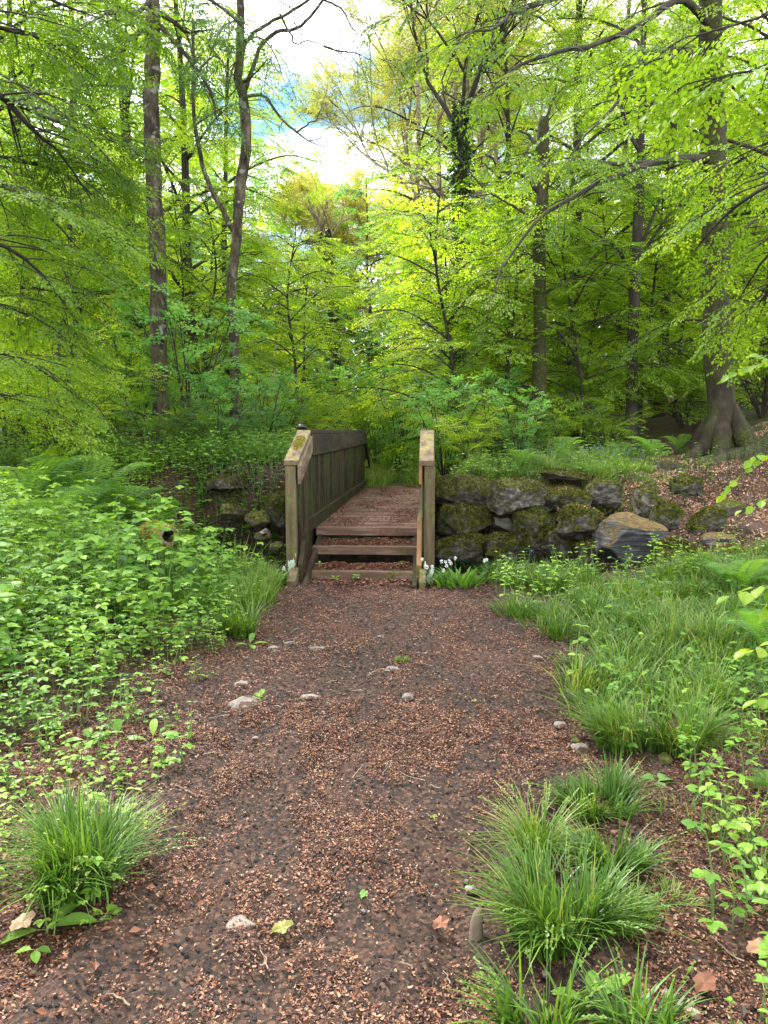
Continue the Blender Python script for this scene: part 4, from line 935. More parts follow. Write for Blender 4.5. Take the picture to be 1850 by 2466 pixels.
# moss cushion on the left sloping handrail
m = MB(); N = 2600; uu = 8.14 + rb.uniform(-.25, .25, N); vv = -1.375 + rb.uniform(-.065, .075, N)
k_ = (((uu - 8.16) / .20) ** 2 + ((vv + 1.368) / .058) ** 2 + .5 * fbm(uu * 14, vv * 22, 0, 3, 4)) < 1
uu, vv = uu[k_], vv[k_]; N = len(uu)
m.inst(LEAF4, basis(rb.normal(0, 1, (N, 3)) + np.array([0, 0, .6])), np.stack([vv - V0, uu - U0, cap_z(uu) + .002 + rb.rand(N) * .007], -1), rb.uniform(.010, .02, N), rb.rand(N))
m.build('moss_patch', M['moss'], bridge)

# small knotted black bag left on the handrail
hx, hy = from_bridge(-1.405, 8.60)
m = MB(); t = np.linspace(0, 1, 14); a = np.linspace(0, 2 * pi, 20, endpoint=False)
rr = np.interp(t, [0, .12, .35, .6, .72, .8, .9, 1], [.030, .050, .056, .038, .012, .009, .018, .004])
A, Tt = np.meshgrid(a, t); R_ = np.interp(Tt, t, rr) * (1 + .18 * fbm(np.cos(A) * 2, np.sin(A) * 2, Tt * 5, 3, 5))
V = np.stack([R_ * np.cos(A) * 1.1 - .012 * Tt, R_ * np.sin(A), Tt * .088], -1).reshape(-1, 3); i = np.arange(13)[:, None] * 20; j = np.arange(20)[None]
m.add(V, np.stack([i + j, i + (j + 1) % 20, i + 20 + (j + 1) % 20, i + 20 + j], -1).reshape(-1, 4))
m.box(-.012, .012, -.012, .012, .0, .02)
tag(m.build('knotted_bag', M['black'], smooth=True, loc=(0, 0, 0)), 'small knotted black bag sitting on top of the left handrail', 'bag').location = (hx, hy, 1.551)

# ------------------------------------------------------------------ stones
def stone_mesh(sx, sy, sz, seed, n=12, power=5, rough_=.10, tilt=(0, 0, 0), layers=0):
    g = np.linspace(-1, 1, n); V, Fq = [], []
    for ax_ in range(3):
        for sg in (-1, 1):
            A, B = np.meshgrid(g, g); C = np.full_like(A, sg); P = [None] * 3; P[ax_] = C; P[(ax_ + 1) % 3] = A; P[(ax_ + 2) % 3] = B
            b = len(V) * n * n; V.append(np.stack(P, -1).reshape(-1, 3)); i = np.arange(n - 1)[:, None] * n + np.arange(n - 1)[None] + b
            q = np.stack([i, i + 1, i + n + 1, i + n], -1).reshape(-1, 4); Fq.append(q if sg > 0 else q[:, ::-1])
    V = np.concatenate(V); Fq = np.concatenate(Fq)
    r = np.random.RandomState(seed)
    V = V / (np.sum(np.abs(V) ** power, -1, keepdims=True) ** (1 / power))
    for _ in range(11):                            # chip planes off corners
        nrm = norm(r.normal(0, 1, 3)); dd = r.uniform(.74, 1.12); over = np.maximum(0, V @ nrm - dd); V = V - over[:, None] * nrm
    V = V * (1 + r.uniform(-.12, .12, 3) * V[:, [2, 0, 1]])
    S = np.array([sx, sy, sz]) / 2; W = V * S; f = 2.2 / max(sx, sz)
    nrm = norm(V)
    dn = fbm(W[:, 0] * f + seed, W[:, 1] * f, W[:, 2] * f, 6, seed, .62)
    W = W + nrm * (dn * rough_ * min(sx, sz, sy))[:, None]
    if layers: W[:, 1] += .02 * np.sign(np.sin(W[:, 2] * layers + fbm(W[:, 0] * 3, 0, W[:, 2] * 2, 2, seed) * 3)) * (V[:, 1] < -.5)
    ax, ay, az = tilt; c, s = cos(ay), sin(ay)
    W = W @ np.array([[c, 0, -s], [0, 1, 0], [s, 0, c]]); c, s = cos(az), sin(az)
    W = W @ np.array([[c, s, 0], [-s, c, 0], [0, 0, 1]]); c, s = cos(ax), sin(ax)
    W = W @ np.array([[1, 0, 0], [0, c, s], [0, -s, c]])
    # weld duplicate seam vertices
    key = np.round(W * 2000).astype(np.int64); _, idx, inv = np.unique(key, axis=0, return_index=True, return_inverse=True)
    return W[idx], inv.reshape(-1)[Fq]
def sc(px, py): return (1020 + .5003 * px) / 1.1151, (980 + .5003 * py) / 1.1151     # from the stone close-up to view pixels
def boulder(x0, y0, x1, y1, D, matn, label, seed, depth=.8, tilt=(0, 0, 0), mossn=500, power=5, layers=0, conv=sc, n=26, rough_=.085, name='boulder', litter=0):
    a = at(*conv(x0, y0), D); b = at(*conv(x1, y1), D); sx, sz = abs(b[0] - a[0]), abs(a[2] - b[2])
    dp = depth * min(1.3, max(.5, sx)); c = (a + b) / 2 + np.array([0, dp * .40, 0])
    W, Fq = stone_mesh(sx * 1.04, dp, sz * 1.06, seed, n, power, rough_, tilt, layers)
    root = empty(name, c, label, 'stone', 'stones of the tumbled bank wall')
    m = MB(); m.add(W, Fq); m.build('rock', M[matn], root, True)
    r = np.random.RandomState(seed)
    tri = W[Fq]; nr = norm(np.cross(tri[:, 2] - tri[:, 0], tri[:, 3] - tri[:, 1])); cen = tri.mean(1)
    nr = np.where((np.sum(nr * cen, -1) < 0)[:, None], -nr, nr)
    if mossn:
        wgt = np.clip(nr[:, 2] + .35 + .9 * fbm(cen[:, 0] * 4, cen[:, 1] * 4, cen[:, 2] * 4 + seed, 3, 6), 0, 1) ** 1.5; wgt *= np.linalg.norm(np.cross(tri[:, 2] - tri[:, 0], tri[:, 3] - tri[:, 1]), axis=-1)
        k = r.choice(len(cen), mossn, p=wgt / wgt.sum()); ab = r.rand(mossn, 2)[:, :, None]
        q = tri[k]; pos = (q[:, 0] * (1 - ab[:, 0]) + q[:, 1] * ab[:, 0]) * (1 - ab[:, 1]) + (q[:, 3] * (1 - ab[:, 0]) + q[:, 2] * ab[:, 0]) * ab[:, 1]
        m = MB(); m.inst(LEAF4, basis(nr[k] * .7 + r.normal(0, .6, (mossn, 3))), pos + nr[k] * -.003, r.uniform(.018, .042, mossn), r.rand(mossn)); m.build('moss', M['mossgreen'], root)
    return root, c, sx, sz
BO = [
 (70, 335, 345, 482, 12.2, 'stone_moss', 'dark squared block draped with ivy at the top of the wall beside the bridge', dict(mossn=900, power=8)),
 (80, 482, 345, 622, 11.9, 'stone_moss', 'dark mossy block beneath the ivy-draped one beside the parapet', dict(mossn=1200, power=7)),
 (60, 620, 312, 745, 11.5, 'stone_moss', 'rounded mossy stone at the waterline by the right bridge post', dict(mossn=1500, power=5)),
 (330, 358, 592, 515, 11.5, 'stone', 'big block with moss on top and a pale lower edge, third from the bridge', dict(mossn=1500, power=7, tilt=(0, .05, .1))),
 (348, 525, 492, 612, 11.7, 'stone_bare', 'clean pale grey squared block under the big mossy one', dict(mossn=0, power=10, tilt=(0, -.03, 0), rough_=.05)),
 (305, 625, 470, 745, 11.2, 'stone_moss', 'mossy stone below the clean grey block', dict(mossn=900, power=6)),
 (440, 515, 640, 760, 11.2, 'stone_moss', 'tall mossy stone with a broken branch stuck above it', dict(mossn=2200, power=5, tilt=(0, -.3, 0))),
 (590, 600, 780, 760, 10.9, 'stone_moss', 'dark green mossy stone sloping down to the grass, left of the dark slate', dict(mossn=1500, power=5, tilt=(0, .35, 0))),
 (575, 312, 812, 352, 12.1, 'stone_moss', 'long flat mossy slab overhanging a dark hollow at the top of the wall', dict(mossn=1500, power=6, tilt=(0, .07, 0), depth=1.0)),
 (595, 378, 760, 412, 12.1, 'brown_stone', 'thin brown slab inside the hollow under the overhanging slab', dict(mossn=200, power=6)),
 (600, 405, 805, 500, 11.5, 'stone_moss', 'lens-shaped stone with a bright moss cap below the hollow', dict(mossn=1700, power=6, tilt=(0, .1, 0))),
 (560, 452, 625, 505, 11.8, 'stone_bare', 'small angular grey stone wedged right of the big mossy block', dict(mossn=0, power=6)),
 (800, 355, 950, 480, 11.7, 'stone', 'tilted grey squared stone, split across and mossy on its right side', dict(mossn=700, power=9, tilt=(0, .22, .2), rough_=.06)),
 (600, 505, 725, 575, 11.6, 'stone', 'smooth grey stone half buried under moss, above the sloping stones', dict(mossn=150, power=6)),
 (672, 497, 895, 645, 10.6, 'stone_moss', 'humped stone covered in yellow moss and fallen leaves, left of the dark slate', dict(mossn=1800, power=6, tilt=(0, .2, 0))),
 (855, 545, 1152, 745, 10.0, 'slate', 'largest dark slate boulder with orange and yellow moss on its flat top', dict(mossn=0, power=9, tilt=(.16, -.05, .12), layers=0, n=30, rough_=.05, depth=.9)),
 (1020, 380, 1140, 530, 11.1, 'stone', 'leaning grey-faced stone with a mossy shoulder, upslope of the dark slate', dict(mossn=600, power=6, tilt=(0, .6, 0))),
 (1105, 470, 1245, 605, 10.7, 'stone_moss', 'mossy stone just behind the right end of the dark slate', dict(mossn=1000, power=6, tilt=(0, .4, 0))),
 (1310, 495, 1465, 612, 10.6, 'stone_moss', 'mossy hump on the leafy slope between slate and the right edge', dict(mossn=1200, power=5)),
 (1430, 455, 1565, 520, 10.8, 'stone', 'blue-grey flat slab poking out of the leaves toward the right edge', dict(mossn=150, power=6, tilt=(.2, .1, 0))),
 (1370, 622, 1505, 672, 10.0, 'slate', 'narrow dark slab with a sharp edge in the leafy slope', dict(mossn=0, power=7, tilt=(0, -.05, 0))),
 (1130, 655, 1335, 800, 9.6, 'stone_moss', 'low mossy mound right of the dark slate at the edge of the grass', dict(mossn=1800, power=5)),
 (1310, 715, 1440, 850, 9.3, 'stone_moss', 'shaded mossy stone above the small dark pool in the grass', dict(mossn=900, power=5)),
 (1425, 690, 1560, 850, 9.2, 'stone_moss', 'mossy stone behind the large fern at the right', dict(mossn=900, power=5)),
 (750, 670, 885, 760, 10.3, 'stone_moss', 'small mossy stone tucked under the left end of the dark slate', dict(mossn=700, power=5)),
 (1215, 345, 1350, 440, 11.9, 'stone_moss', 'moss and ivy covered stone at the top of the leafy slope', dict(mossn=900, power=5)),
]
for k, b in enumerate(BO): boulder(*b[:6], b[6], 600 + k, **b[7])
def lc(px, py): return (.42194 * px) / 1.1151, (980 + .42194 * py) / 1.1151         # from the left bank close-up
for k, b in enumerate([(1490, 500, 1640, 700, 11.2, 'stone_moss', 'mossy rock under the bridge end on the left bank', dict(mossn=1500, power=5)),
          (1385, 605, 1530, 692, 11.0, 'brown_stone', 'smooth brown rock at the foot of the left bank', dict(mossn=150, power=5)),
          (1180, 385, 1400, 480, 11.6, 'stone_moss', 'mossy ledge at the top of the left bank beneath the overhanging plants', dict(mossn=1800, power=6, depth=.9)),
          (1330, 440, 1620, 500, 11.9, 'stone', 'flat dark rock slab under the tangle of roots on the left bank', dict(mossn=400, power=6)),
          (1440, 725, 1530, 775, 10.2, 'brown_stone', 'low brown stone in the stream bed left of the bridge', dict(mossn=60, power=5)),
          (1250, 560, 1400, 640, 11.2, 'brown_stone', 'earth-coloured rock half hidden by herbs on the left bank', dict(mossn=300, power=5)),
          (1478, 712, 1518, 732, 10.2, 'pebble', 'small white stone lying in the stream bed left of the bridge', dict(mossn=0, power=5)),
          (1530, 790, 1600, 830, 9.6, 'stone', 'wet stone in the stream bed close to the left bridge post', dict(mossn=0, power=5))]):
    boulder(*b[:6], b[6], 640 + k, conv=lc, **b[7])

# mossy hollow log in the herbs
a = at(322, 1146, 7.5); b = at(364, 1150, 7.0); b[2] -= .03
lo = a.copy(); m = MB(); n = 16
c = curve([a - lo, (a + b) / 2 - lo + np.array([0, 0, .02]), b - lo], n)
for rad, flip in ((.088, 1), (.060, -1)):
    tg = norm(np.gradient(c, axis=0)); A1 = norm(np.cross(tg, [0, 0, 1])); B1 = np.cross(tg, A1); th = np.linspace(0, 2 * pi, 22, endpoint=False)
    rr = rad * (1 + .12 * fbm(np.arange(n)[:, None] * .4, np.cos(th)[None] * 2, np.sin(th)[None] * 2, 3, 3))
    ring = c[:, None] + rr[..., None] * (np.cos(th)[None, :, None] * A1[:, None] + np.sin(th)[None, :, None] * B1[:, None])
    i = np.arange(n - 1)[:, None] * 22; j = np.arange(22)[None]
    m.add(ring.reshape(-1, 3), np.stack([i + j, i + (j + 1) % 22, i + 22 + (j + 1) % 22, i + 22 + j], -1).reshape(-1, 4), .5, 0 if flip > 0 else 1)
    if flip > 0: outer = ring[-1]
    else:
        m.add(np.vstack([outer, ring[-1]]), [(q, (q + 1) % 22, 22 + (q + 1) % 22, 22 + q) for q in range(22)], .5, 1)
log = m.build('hollow_log', [M['moss'], M['brown_stone']], None, True, loc=None); log.location = tuple(lo)
tag(log, 'hollow log end with bright yellow-green moss among the bluebell leaves', 'log')
mm = MB(); N = 2600; k = rb.randint(0, n, N); th = rb.uniform(0, 2 * pi, N)
A1 = norm(np.cross(tg, [0, 0, 1])); B1 = np.cross(tg, A1); dirs = np.cos(th)[:, None] * A1[k] + np.sin(th)[:, None] * B1[k]
mm.inst(LEAF4, basis(dirs + rb.normal(0, .5, (N, 3))), c[k] + dirs * .086 + tg[k] * rb.uniform(-.03, .03, N)[:, None], rb.uniform(.012, .022, N), rb.rand(N)); mm.build('moss', M['moss'], log)

# ------------------------------------------------------------------ hanging roots and dry stems on the banks
rr_ = np.random.RandomState(520); RT = [([(470, 1030), (448, 1060), (430, 1105)], 'left'), ([(487, 1010), (487, 1070), (485, 1140)], ''), ([(530, 1025), (510, 1070), (492, 1110), (482, 1160)], ''), ([(560, 1020), (556, 1060), (560, 1090)], ''),
      ([(600, 1010), (560, 1020), (520, 1050)], ''), ([(608, 1005), (570, 1035), (530, 1060)], ''), ([(598, 1000), (575, 1020), (585, 1060)], ''), ([(540, 1015), (565, 1040), (600, 1060)], ''), ([(500, 1000), (540, 1010), (605, 1030)], ''), ([(590, 1020), (580, 1070), (560, 1100)], '')]
RL = ['pale curved root hanging on the left end of the bank', 'straight thin stem hanging down the left bank', 'long dry stem crossing the rock face of the left bank', 'short root hanging near the left bridge post',
      'bare bramble stem arching from the parapet to the left', 'lower bare bramble stem beside the parapet', 'thin hooked root right beside the left parapet', 'root crossing under the tangle toward the parapet', 'long horizontal root along the lip of the left bank', 'bent root above the mossy rock on the left bank']
for (pix, _), lab in zip(RT, RL):
    stick('dry_stem', [at(a, b, 11.0 + .1 * q) for q, (a, b) in enumerate(pix)], .010, .005, lab, 'root', 'stem', 'dry stems on the banks', 5, 12, wob=.03)
m = MB()
for k in range(50):
    p0 = at(rr_.uniform(490, 612), rr_.uniform(995, 1030), rr_.uniform(11.1, 11.6)); dd = np.array([rr_.normal(0, .3), rr_.normal(-.05, .1), -rr_.uniform(.05, .5)])
    m.tube(curve([p0, p0 + dd * .5 + rr_.normal(0, .06, 3), p0 + dd], 6), np.linspace(.005, .002, 6), 3, cap=False)
tag(m.build('root_tangle', M['root']), 'tangle of thin dry roots over the lip of the left bank', 'roots', kind='stuff')
stick('broken_branch', [at(492, 1145, 11.0), at(500, 1125, 11.0), at(508, 1100, 11.0)], .004, .003, 'hair-thin twig against the left stream bank', 'root', 'twig')
p0 = at(*sc(500, 560), 10.9); p1 = at(*sc(535, 470), 11.0)
stick('broken_branch', [p0, (p0 + p1) / 2, p1], .045, .028, 'short mossy broken branch sticking up between the wall stones', 'bark_moss', 'branch')
for pa, pb, lab in [((868, 325), (895, 358), 'bleached stick leaning at the top of the wall right of the overhanging slab')]:
    stick('broken_branch', [at(*sc(*pa), 11.6), at(*sc(*pb), 11.5)], .018, .012, lab, 'stick', 'stick')

# ------------------------------------------------------------------ pebbles in the path
PB = [(847, 1449, 30, 20, 'pale rounded stone with dark holes in the middle of the path'), (873, 1476, 28, 15, 'pale stone just below the pitted one in the path'), (880, 1510, 27, 16, 'white flat stone, lowest of the three in the middle of the path'),
      (668, 1511, 48, 12, 'long flat pale stone left of the path centre'), (686, 1404, 30, 9, 'thin arched pale stone in the upper path'), (592, 1402, 28, 12, 'grey stone beside the small plant at the upper left verge'), (625, 1392, 26, 7, 'flat buff stone right of the verge plant'),
      (526, 1522, 66, 30, 'largest flat grey stone at the left verge under the leafy rosette'), (520, 1482, 28, 16, 'grey stone above the largest flat one at the left verge'), (517, 1710 + 298, 62, 30, 'half buried grey stone in the lower path'), (550, 1595, 16, 8, 'small white pebble left in the path'),
      (822, 1378, 14, 9, 'small ring-shaped pale pebble near the top of the path'), (1242, 1505, 10, 10, 'brown pebble by the forked root at the grass edge'), (1250, 1618, 44, 18, 'buff stone sliver below the grass on the right verge'), (1210, 1570, 30, 16, 'grey stone at the right side of the path below the root'),
      (1018, 1922, 30, 14, 'pale flat stone left of the big right tuft'), (1240, 1600, 20, 22, 'upright brown stone at the right verge'), (1155, 1588, 12, 22, 'thin grey stone standing beside the right verge'), (1158, 1422, 26, 10, 'half buried stone under the upper grass edge'),
      (1436, 1640, 30, 28, 'brown stone at the foot of the big grass tussock on the right'), (1440, 2170, 20, 24, 'blue-grey stone near the bottom right corner'), (1180, 2110, 16, 14, 'grey chip of stone under the bottom grass'), (1500, 2190, 26, 18, 'flat grey stone in the bottom right corner')]
for k, (px, py, w_, h_, lab) in enumerate(PB):
    g = ground(px, py); D = g[1]; sx = w_ * 1.1151 / F * D; hgt = min(sx * .42, .04)
    W, Fq = stone_mesh(sx, max(.5 * sx, h_ * 1.1151 / F * D * 2.2), hgt, 700 + k, 10, 2.6, .2)
    m = MB(); m.add(W, Fq); o = m.build('path_stone', M['pebble' if k not in (12, 16, 19) else 'brown_stone'], None, True); o.location = (g[0], g[1], g[2] + hgt * .02)
    o.rotation_euler = (0, 0, (k * .7) % .6 - .3); tag(o, lab, 'stone', 'stones set in the path')

# ------------------------------------------------------------------ sticks and fallen leaves
def gstick(pix, r0, r1, lab, side=None, matn='stick', lift=.006, name='fallen_stick'):
    P = [ground(a, b) + np.array([0, 0, lift]) for a, b in pix]
    stick(name, P, r0, r1, lab, matn, 'stick', 'sticks lying on the ground', 6, 14, side, .02)
gstick([(506, 1703), (530, 1706), (560, 1700)], .007, .005, 'curved bare stick on the left of the path')
gstick([(885, 1712), (915, 1690), (955, 1672)], .006, .004, 'forked twig at the right of the path', [(.5, (-.4, -.1, .05), .08)])
gstick([(722, 1886), (745, 1882), (762, 1870)], .008, .006, 'short dark stick in the lower middle of the path', matn='bark_dark')
gstick([(600, 1932), (635, 1925), (662, 1910)], .004, .002, 'thin twig left of the path centre below the tuft')
gstick([(637, 1890), (660, 1882), (690, 1880)], .003, .002, 'faint thin twig above the lower path twig', matn='bark_dark')
gstick([(62, 2100), (100, 2120), (135, 2142)], .007, .006, 'broken pale stick in the bottom left corner', name='fallen_stick')
gstick([(252, 2152), (310, 2120), (365, 2065)], .006, .004, 'long pale stick lying across the lower left litter')
gstick([(345, 2050), (355, 2120), (330, 2140)], .004, .003, 'short pale twig beside the long lower left stick')
gstick([(722, 2105), (735, 2160), (748, 2200)], .004, .003, 'twig with a fork at the bottom of the path', [(.35, (.5, .6, .1), .05)])
gstick([(982, 1980), (1030, 1995), (1085, 2010)], .007, .005, 'pale stick passing behind the little stump')
gstick([(1165, 1492), (1185, 1495), (1210, 1515), (1242, 1525)], .02, .010, 'gnarled forked root at the edge of the grass', [(.25, (-.5, .5, .3), .08), (.6, (-.2, -.6, .1), .09)], lift=.02)
gstick([(1510, 2030), (1560, 2065), (1620, 2110)], .012, .007, 'forked stick in the lower right litter', [(.5, (.7, -.2, .05), .12)])
gstick([(1450, 2092), (1490, 2085), (1530, 2100)], .010, .007, 'buff bark piece in the lower right litter', matn='stick')
gstick([(20, 1618), (55, 1640), (90, 1645)], .006, .004, 'pale stick under the herbs at the left edge')
gstick([(1430, 1735), (1480, 1752), (1540, 1772)], .006, .004, 'thin stick on the right verge beneath the tussocks')
g = ground(1030, 2030); m = MB(); c = curve([(0, 0, -.04), (-.002, 0, .03), (.006, 0, .085)], 10)
m.tube(c, np.array([.026, .025, .022, .02, .02, .019, .017, .016, .014, .008]) * 1.05, 10); o = m.build('tree_stub', M['bark_pale'], None, True); o.location = tuple(g)
tag(o, 'tiny mossy stump sticking up left of the big right tuft', 'stump')
def fallen(px, py, size, matn, lab, rz=0, tint=.9):
    g = ground(px, py); m = MB(); n = 9; a = np.linspace(0, 2 * pi, 18, endpoint=False); R_ = size * (1 + .10 * np.sin(a * 7) + .06 * np.cos(a * 4)) * np.where(np.cos(a) > .9, 1.2, 1)
    V = [(0, 0, .012)] + [(R_[q] * cos(a[q]), .8 * R_[q] * sin(a[q]), .006 + .012 * abs(sin(a[q] * 2))) for q in range(18)]
    f = [(0, 1 + q, 1 + (q + 1) % 18, 0) for q in range(0, 18)]; f = [(0, 1 + 2 * q, 2 + 2 * q, 1 + (2 * q + 2) % 18) for q in range(9)]
    m.add(V, f, tint); o = m.build('fallen_leaf', M[matn], None); o.location = (g[0], g[1], g[2] + .012); o.rotation_euler = (.1, -.15, rz); tag(o, lab, 'leaf', 'large fallen leaves')
fallen(610, 2020, .030, 'olive_leaf', 'pale yellow-green fallen leaf in the lower path beside the half buried stone', .4, 1)
fallen(785, 1953, .017, 'cool_leaf', 'small round pale green leaf in the middle of the lower path', 1.2, 1)
fallen(937, 1783, .013, 'olive_leaf', 'tiny pale leaf scrap on the right of the path', .2, 1)
fallen(342, 1660, .03, 'herb', 'round green leaf lying at the left verge', .5, 1)
fallen(50, 2010, .036, 'litter_pale', 'large curled tan leaf in the lower left litter', 1, .8)
fallen(952, 2010, .028, 'litter', 'flat brown leaf right of the lower path', .7, .7)
fallen(1520, 2150, .036, 'litter', 'big crumpled tan leaf in the bottom right litter', .7, .6)
fallen(1640, 2070, .038, 'litter', 'reddish brown leaf at the right edge of the litter', .2, .9)
fallen(1024, 1524, .014, 'olive_leaf', 'pale green leaf right of the path centre', .2, 1)

# ------------------------------------------------------------------ leaf litter
FL = T([(0, 0, 0), (.30, .5, .16), (0, 1, .05), (-.30, .5, .14)], [(0, 1, 2, 3)])
FLC = T([(-.2, 0, 0), (.2, .03, .02), (.24, .5, -.14), (-.2, .5, -.12), (.1, 1, .06), (-.13, .97, .05)], [(0, 1, 2, 3), (3, 2, 4, 5)])
r = np.random.RandomState(800)
def litter(N, xr, yr, size, tpls, dens, matn='litter', tint=None, lift=.004, tilt=.28):
    x = r.uniform(*xr, N); y = yr[0] + (yr[1] - yr[0]) * r.rand(N)
    k = r.rand(N) < dens(x, y); x, y = x[k], y[k]; n = len(x)
    a = r.uniform(0, 2 * pi, n); d = np.stack([np.cos(a), np.sin(a), r.normal(0, tilt, n)], -1); u = norm(np.stack([r.normal(0, tilt * 1.2, n), r.normal(0, tilt * 1.2, n), np.ones(n)], -1))
    z = gz(x, y) + (fbm(x * 9, y * 9, 0, 4, 31, .6) * .010) + fbm(x * 4.5, y * 1.6, 0, 4, 41, .6) * .024 * (y < 8)
    s = size[0] + (size[1] - size[0]) * r.rand(n) ** 2
    ti = r.rand(n) if tint is None else tint(x, y, n)
    w_ = r.randint(0, len(tpls), n)
    for q, t in enumerate(tpls):
        j = w_ == q; LM.inst(t, basis(d[j], u[j]), np.stack([x, y, z + lift + r.rand(n) * .010], -1)[j], s[j], ti[j])
def patch(x, y):       # trampled mud shows through in ragged patches
    return sm(-.15, .50, fbm(x * 4.2, y * 2.2, 0, 5, 51, .75) + .25 * sm(.35, 1.3, np.abs(x - .05 - .04 * y)) + .32 * sm(4.5, 7.5, y) + .15 * sm(3.0, 2.0, y))
inv = lambda x, y: (np.abs(x) < .62 * y + .4)
LM = MB()
litter(230000, (-1.8, 2.0), (1.5, 4.2), (.006, .017), [FL, FLC], lambda x, y: inv(x, y) * (.07 + .93 * patch(x, y)))
litter(170000, (-3.0, 2.6), (3.6, 8.3), (.009, .021), [FL, FLC], lambda x, y: inv(x, y) * (.07 + .94 * patch(x, y)) * (1 - .35 * inside(P_GRASS, x, y)) * (1 - .6 * inside(P_HERB, x, y)))
litter(5200, (-3.2, -.5), (1.5, 6.0), (.02, .045), [FL, FLC], lambda x, y: inv(x, y) * sm(-.55, -1.1, x + .10 * (y - 2)), tint=lambda x, y, n: r.beta(2, 3, n))
litter(5200, (.4, 3.2), (1.5, 6.0), (.02, .045), [FL, FLC], lambda x, y: inv(x, y) * sm(.5, 1.0, x - .10 * (y - 2)), tint=lambda x, y, n: r.beta(2, 3, n))
tag(LM.build('leaf_litter', [M['litter']]), 'red-brown beech scales and dead leaves strewn over the muddy path', 'leaf litter', kind='stuff')
LM = MB()
far_d = lambda x, y: (x > .75) * np.clip(sm(-.45, .15, fbm(x * .9, y * .9, 0, 4, 61, .6)) * (.15 + .85 * sm(2.6, 3.8, x)), 0, 1)
litter(95000, (.7, 12), (8.9, 17), (.03, .06), [FL, FLC], far_d, tint=lambda x, y, n: r.beta(2.5, 2, n), tilt=.5)
litter(2500, (-4, -1.3), (9, 12.2), (.03, .06), [FL, FLC], lambda x, y: np.full(x.shape, .5), tint=lambda x, y, n: r.beta(2, 3, n), tilt=.5)
tag(LM.build('dead_leaves', [M['litter_pale']]), 'tan dead beech leaves drifted over the tumbled wall and slope', 'dead leaves', kind='stuff')
# leaves caught on the steps, the deck and the boulder tops
LM = MB()
def on_plane(N, v0, v1, u0, u1, zf, size, dens=None):
    v = r.uniform(v0, v1, N); u = r.uniform(u0, u1, N)
    if dens is not None: k = r.rand(N) < dens(v, u); v, u = v[k], u[k]
    n = len(v); x, y = from_bridge(v, u); a = r.uniform(0, 2 * pi, n)
    d = np.stack([np.cos(a), np.sin(a), r.normal(0, .35, n)], -1)
    LM.inst([FL, FLC][0], basis(d, norm(np.stack([r.normal(0, .35, n), r.normal(0, .35, n), np.ones(n)], -1))), np.stack([x, y, zf(v, u) + r.rand(n) * .012], -1), r.uniform(*size, n), r.beta(2.5, 2, n))
heap = lambda v, u, c, w: np.clip(1 - np.abs(u - c) / w, 0, 1) * .045
on_plane(5200, -1.24, -.11, 7.90, 8.16, lambda v, u: .085 + heap(v, u, 8.08, .16) * (.7 + .5 * fbm(v * 4, u, 0, 2, 1)), (.014, .03))
on_plane(5200, -1.22, -.11, 8.36, 8.58, lambda v, u: .278 + heap(v, u, 8.56, .18) * (.7 + .5 * fbm(v * 4, u, 0, 2, 2)), (.014, .03))
on_plane(26000, -1.25, -.07, 8.72, 15.8, lambda v, u: deck_z(u) + .003, (.014, .028), lambda v, u: sm(-.25, .5, fbm(v * 3, u * 1.6, 0, 4, 3)) * .9 + .3 * sm(-1.0, -1.25, v) + .15)
on_plane(900, -1.27, -.10, 7.55, 7.86, lambda v, u: gz(*from_bridge(v, u)) + .01, (.02, .04))
bt = np.array([(x0, y0, x1, D) for (x0, y0, x1, y1, D, *_r) in BO])
for (x0, y0, x1, D), nl in zip(bt, [80, 10, 20, 160, 0, 10, 40, 60, 90, 60, 110, 0, 20, 0, 220, 30, 120, 60, 120, 60, 20, 160, 80, 60, 30, 60]):
    if not nl: continue
    a = at(*sc(x0 + 12, y0), D); b = at(*sc(x1 - 12, y0), D); t = r.rand(nl); q = (r.rand(nl)) * .45
    pos = a + (b - a) * t[:, None] + np.stack([0 * t, .12 + q, .02 - .16 * (2 * t - 1) ** 2 * np.ones(nl) * .5], -1); an = r.uniform(0, 6.3, nl)
    LM.inst(FLC, basis(np.stack([np.cos(an), np.sin(an), r.normal(0, .3, nl)], -1)), pos, r.uniform(.03, .055, nl), r.beta(2.5, 1.5, nl))
tag(LM.build('leaf_litter', [M['litter']]), 'dead leaves caught on the steps, deck and wall stones', 'leaf litter', kind='stuff')
# loose crumbs of dark soil
LM = MB(); ico = T([(1, 0, 0), (0, 1, 0), (-1, 0, 0), (0, -1, 0), (0, 0, .8), (0, 0, -.8)], [(0, 1, 4, 4), (1, 2, 4, 4), (2, 3, 4, 4), (3, 0, 4, 4)])
CR = T([(-1, -.8, 0), (.9, -1, 0), (1, .8, 0), (-.8, 1, 0), (-.5, -.4, .9), (.5, -.5, .7), (.45, .5, 1), (-.5, .45, .75)], [(4, 5, 6, 7), (0, 1, 5, 4), (1, 2, 6, 5), (2, 3, 7, 6), (3, 0, 4, 7)])
litter(60000, (-2.2, 2.2), (1.6, 7.5), (.0025, .0075), [CR], lambda x, y: inv(x, y) * (1.05 - patch(x, y)) * ~inside(P_GRASS, x, y), lift=-.008)
M['soil'] = plain('dark_soil', (.016, .012, .0105), .8, .35)
tag(LM.build('soil_crumbs', [M['soil']]), 'dark crumbs of wet soil in the trodden parts of the path', 'soil', kind='stuff')
LM = MB()
litter(500, (-2.2, 2.2), (1.6, 7.5), (.004, .009), [CR], lambda x, y: inv(x, y) * ~inside(P_GRASS, x, y), lift=0)
tag(LM.build('grit', [M['pebble']]), 'scattered pale grit in the path', 'grit', kind='stuff')

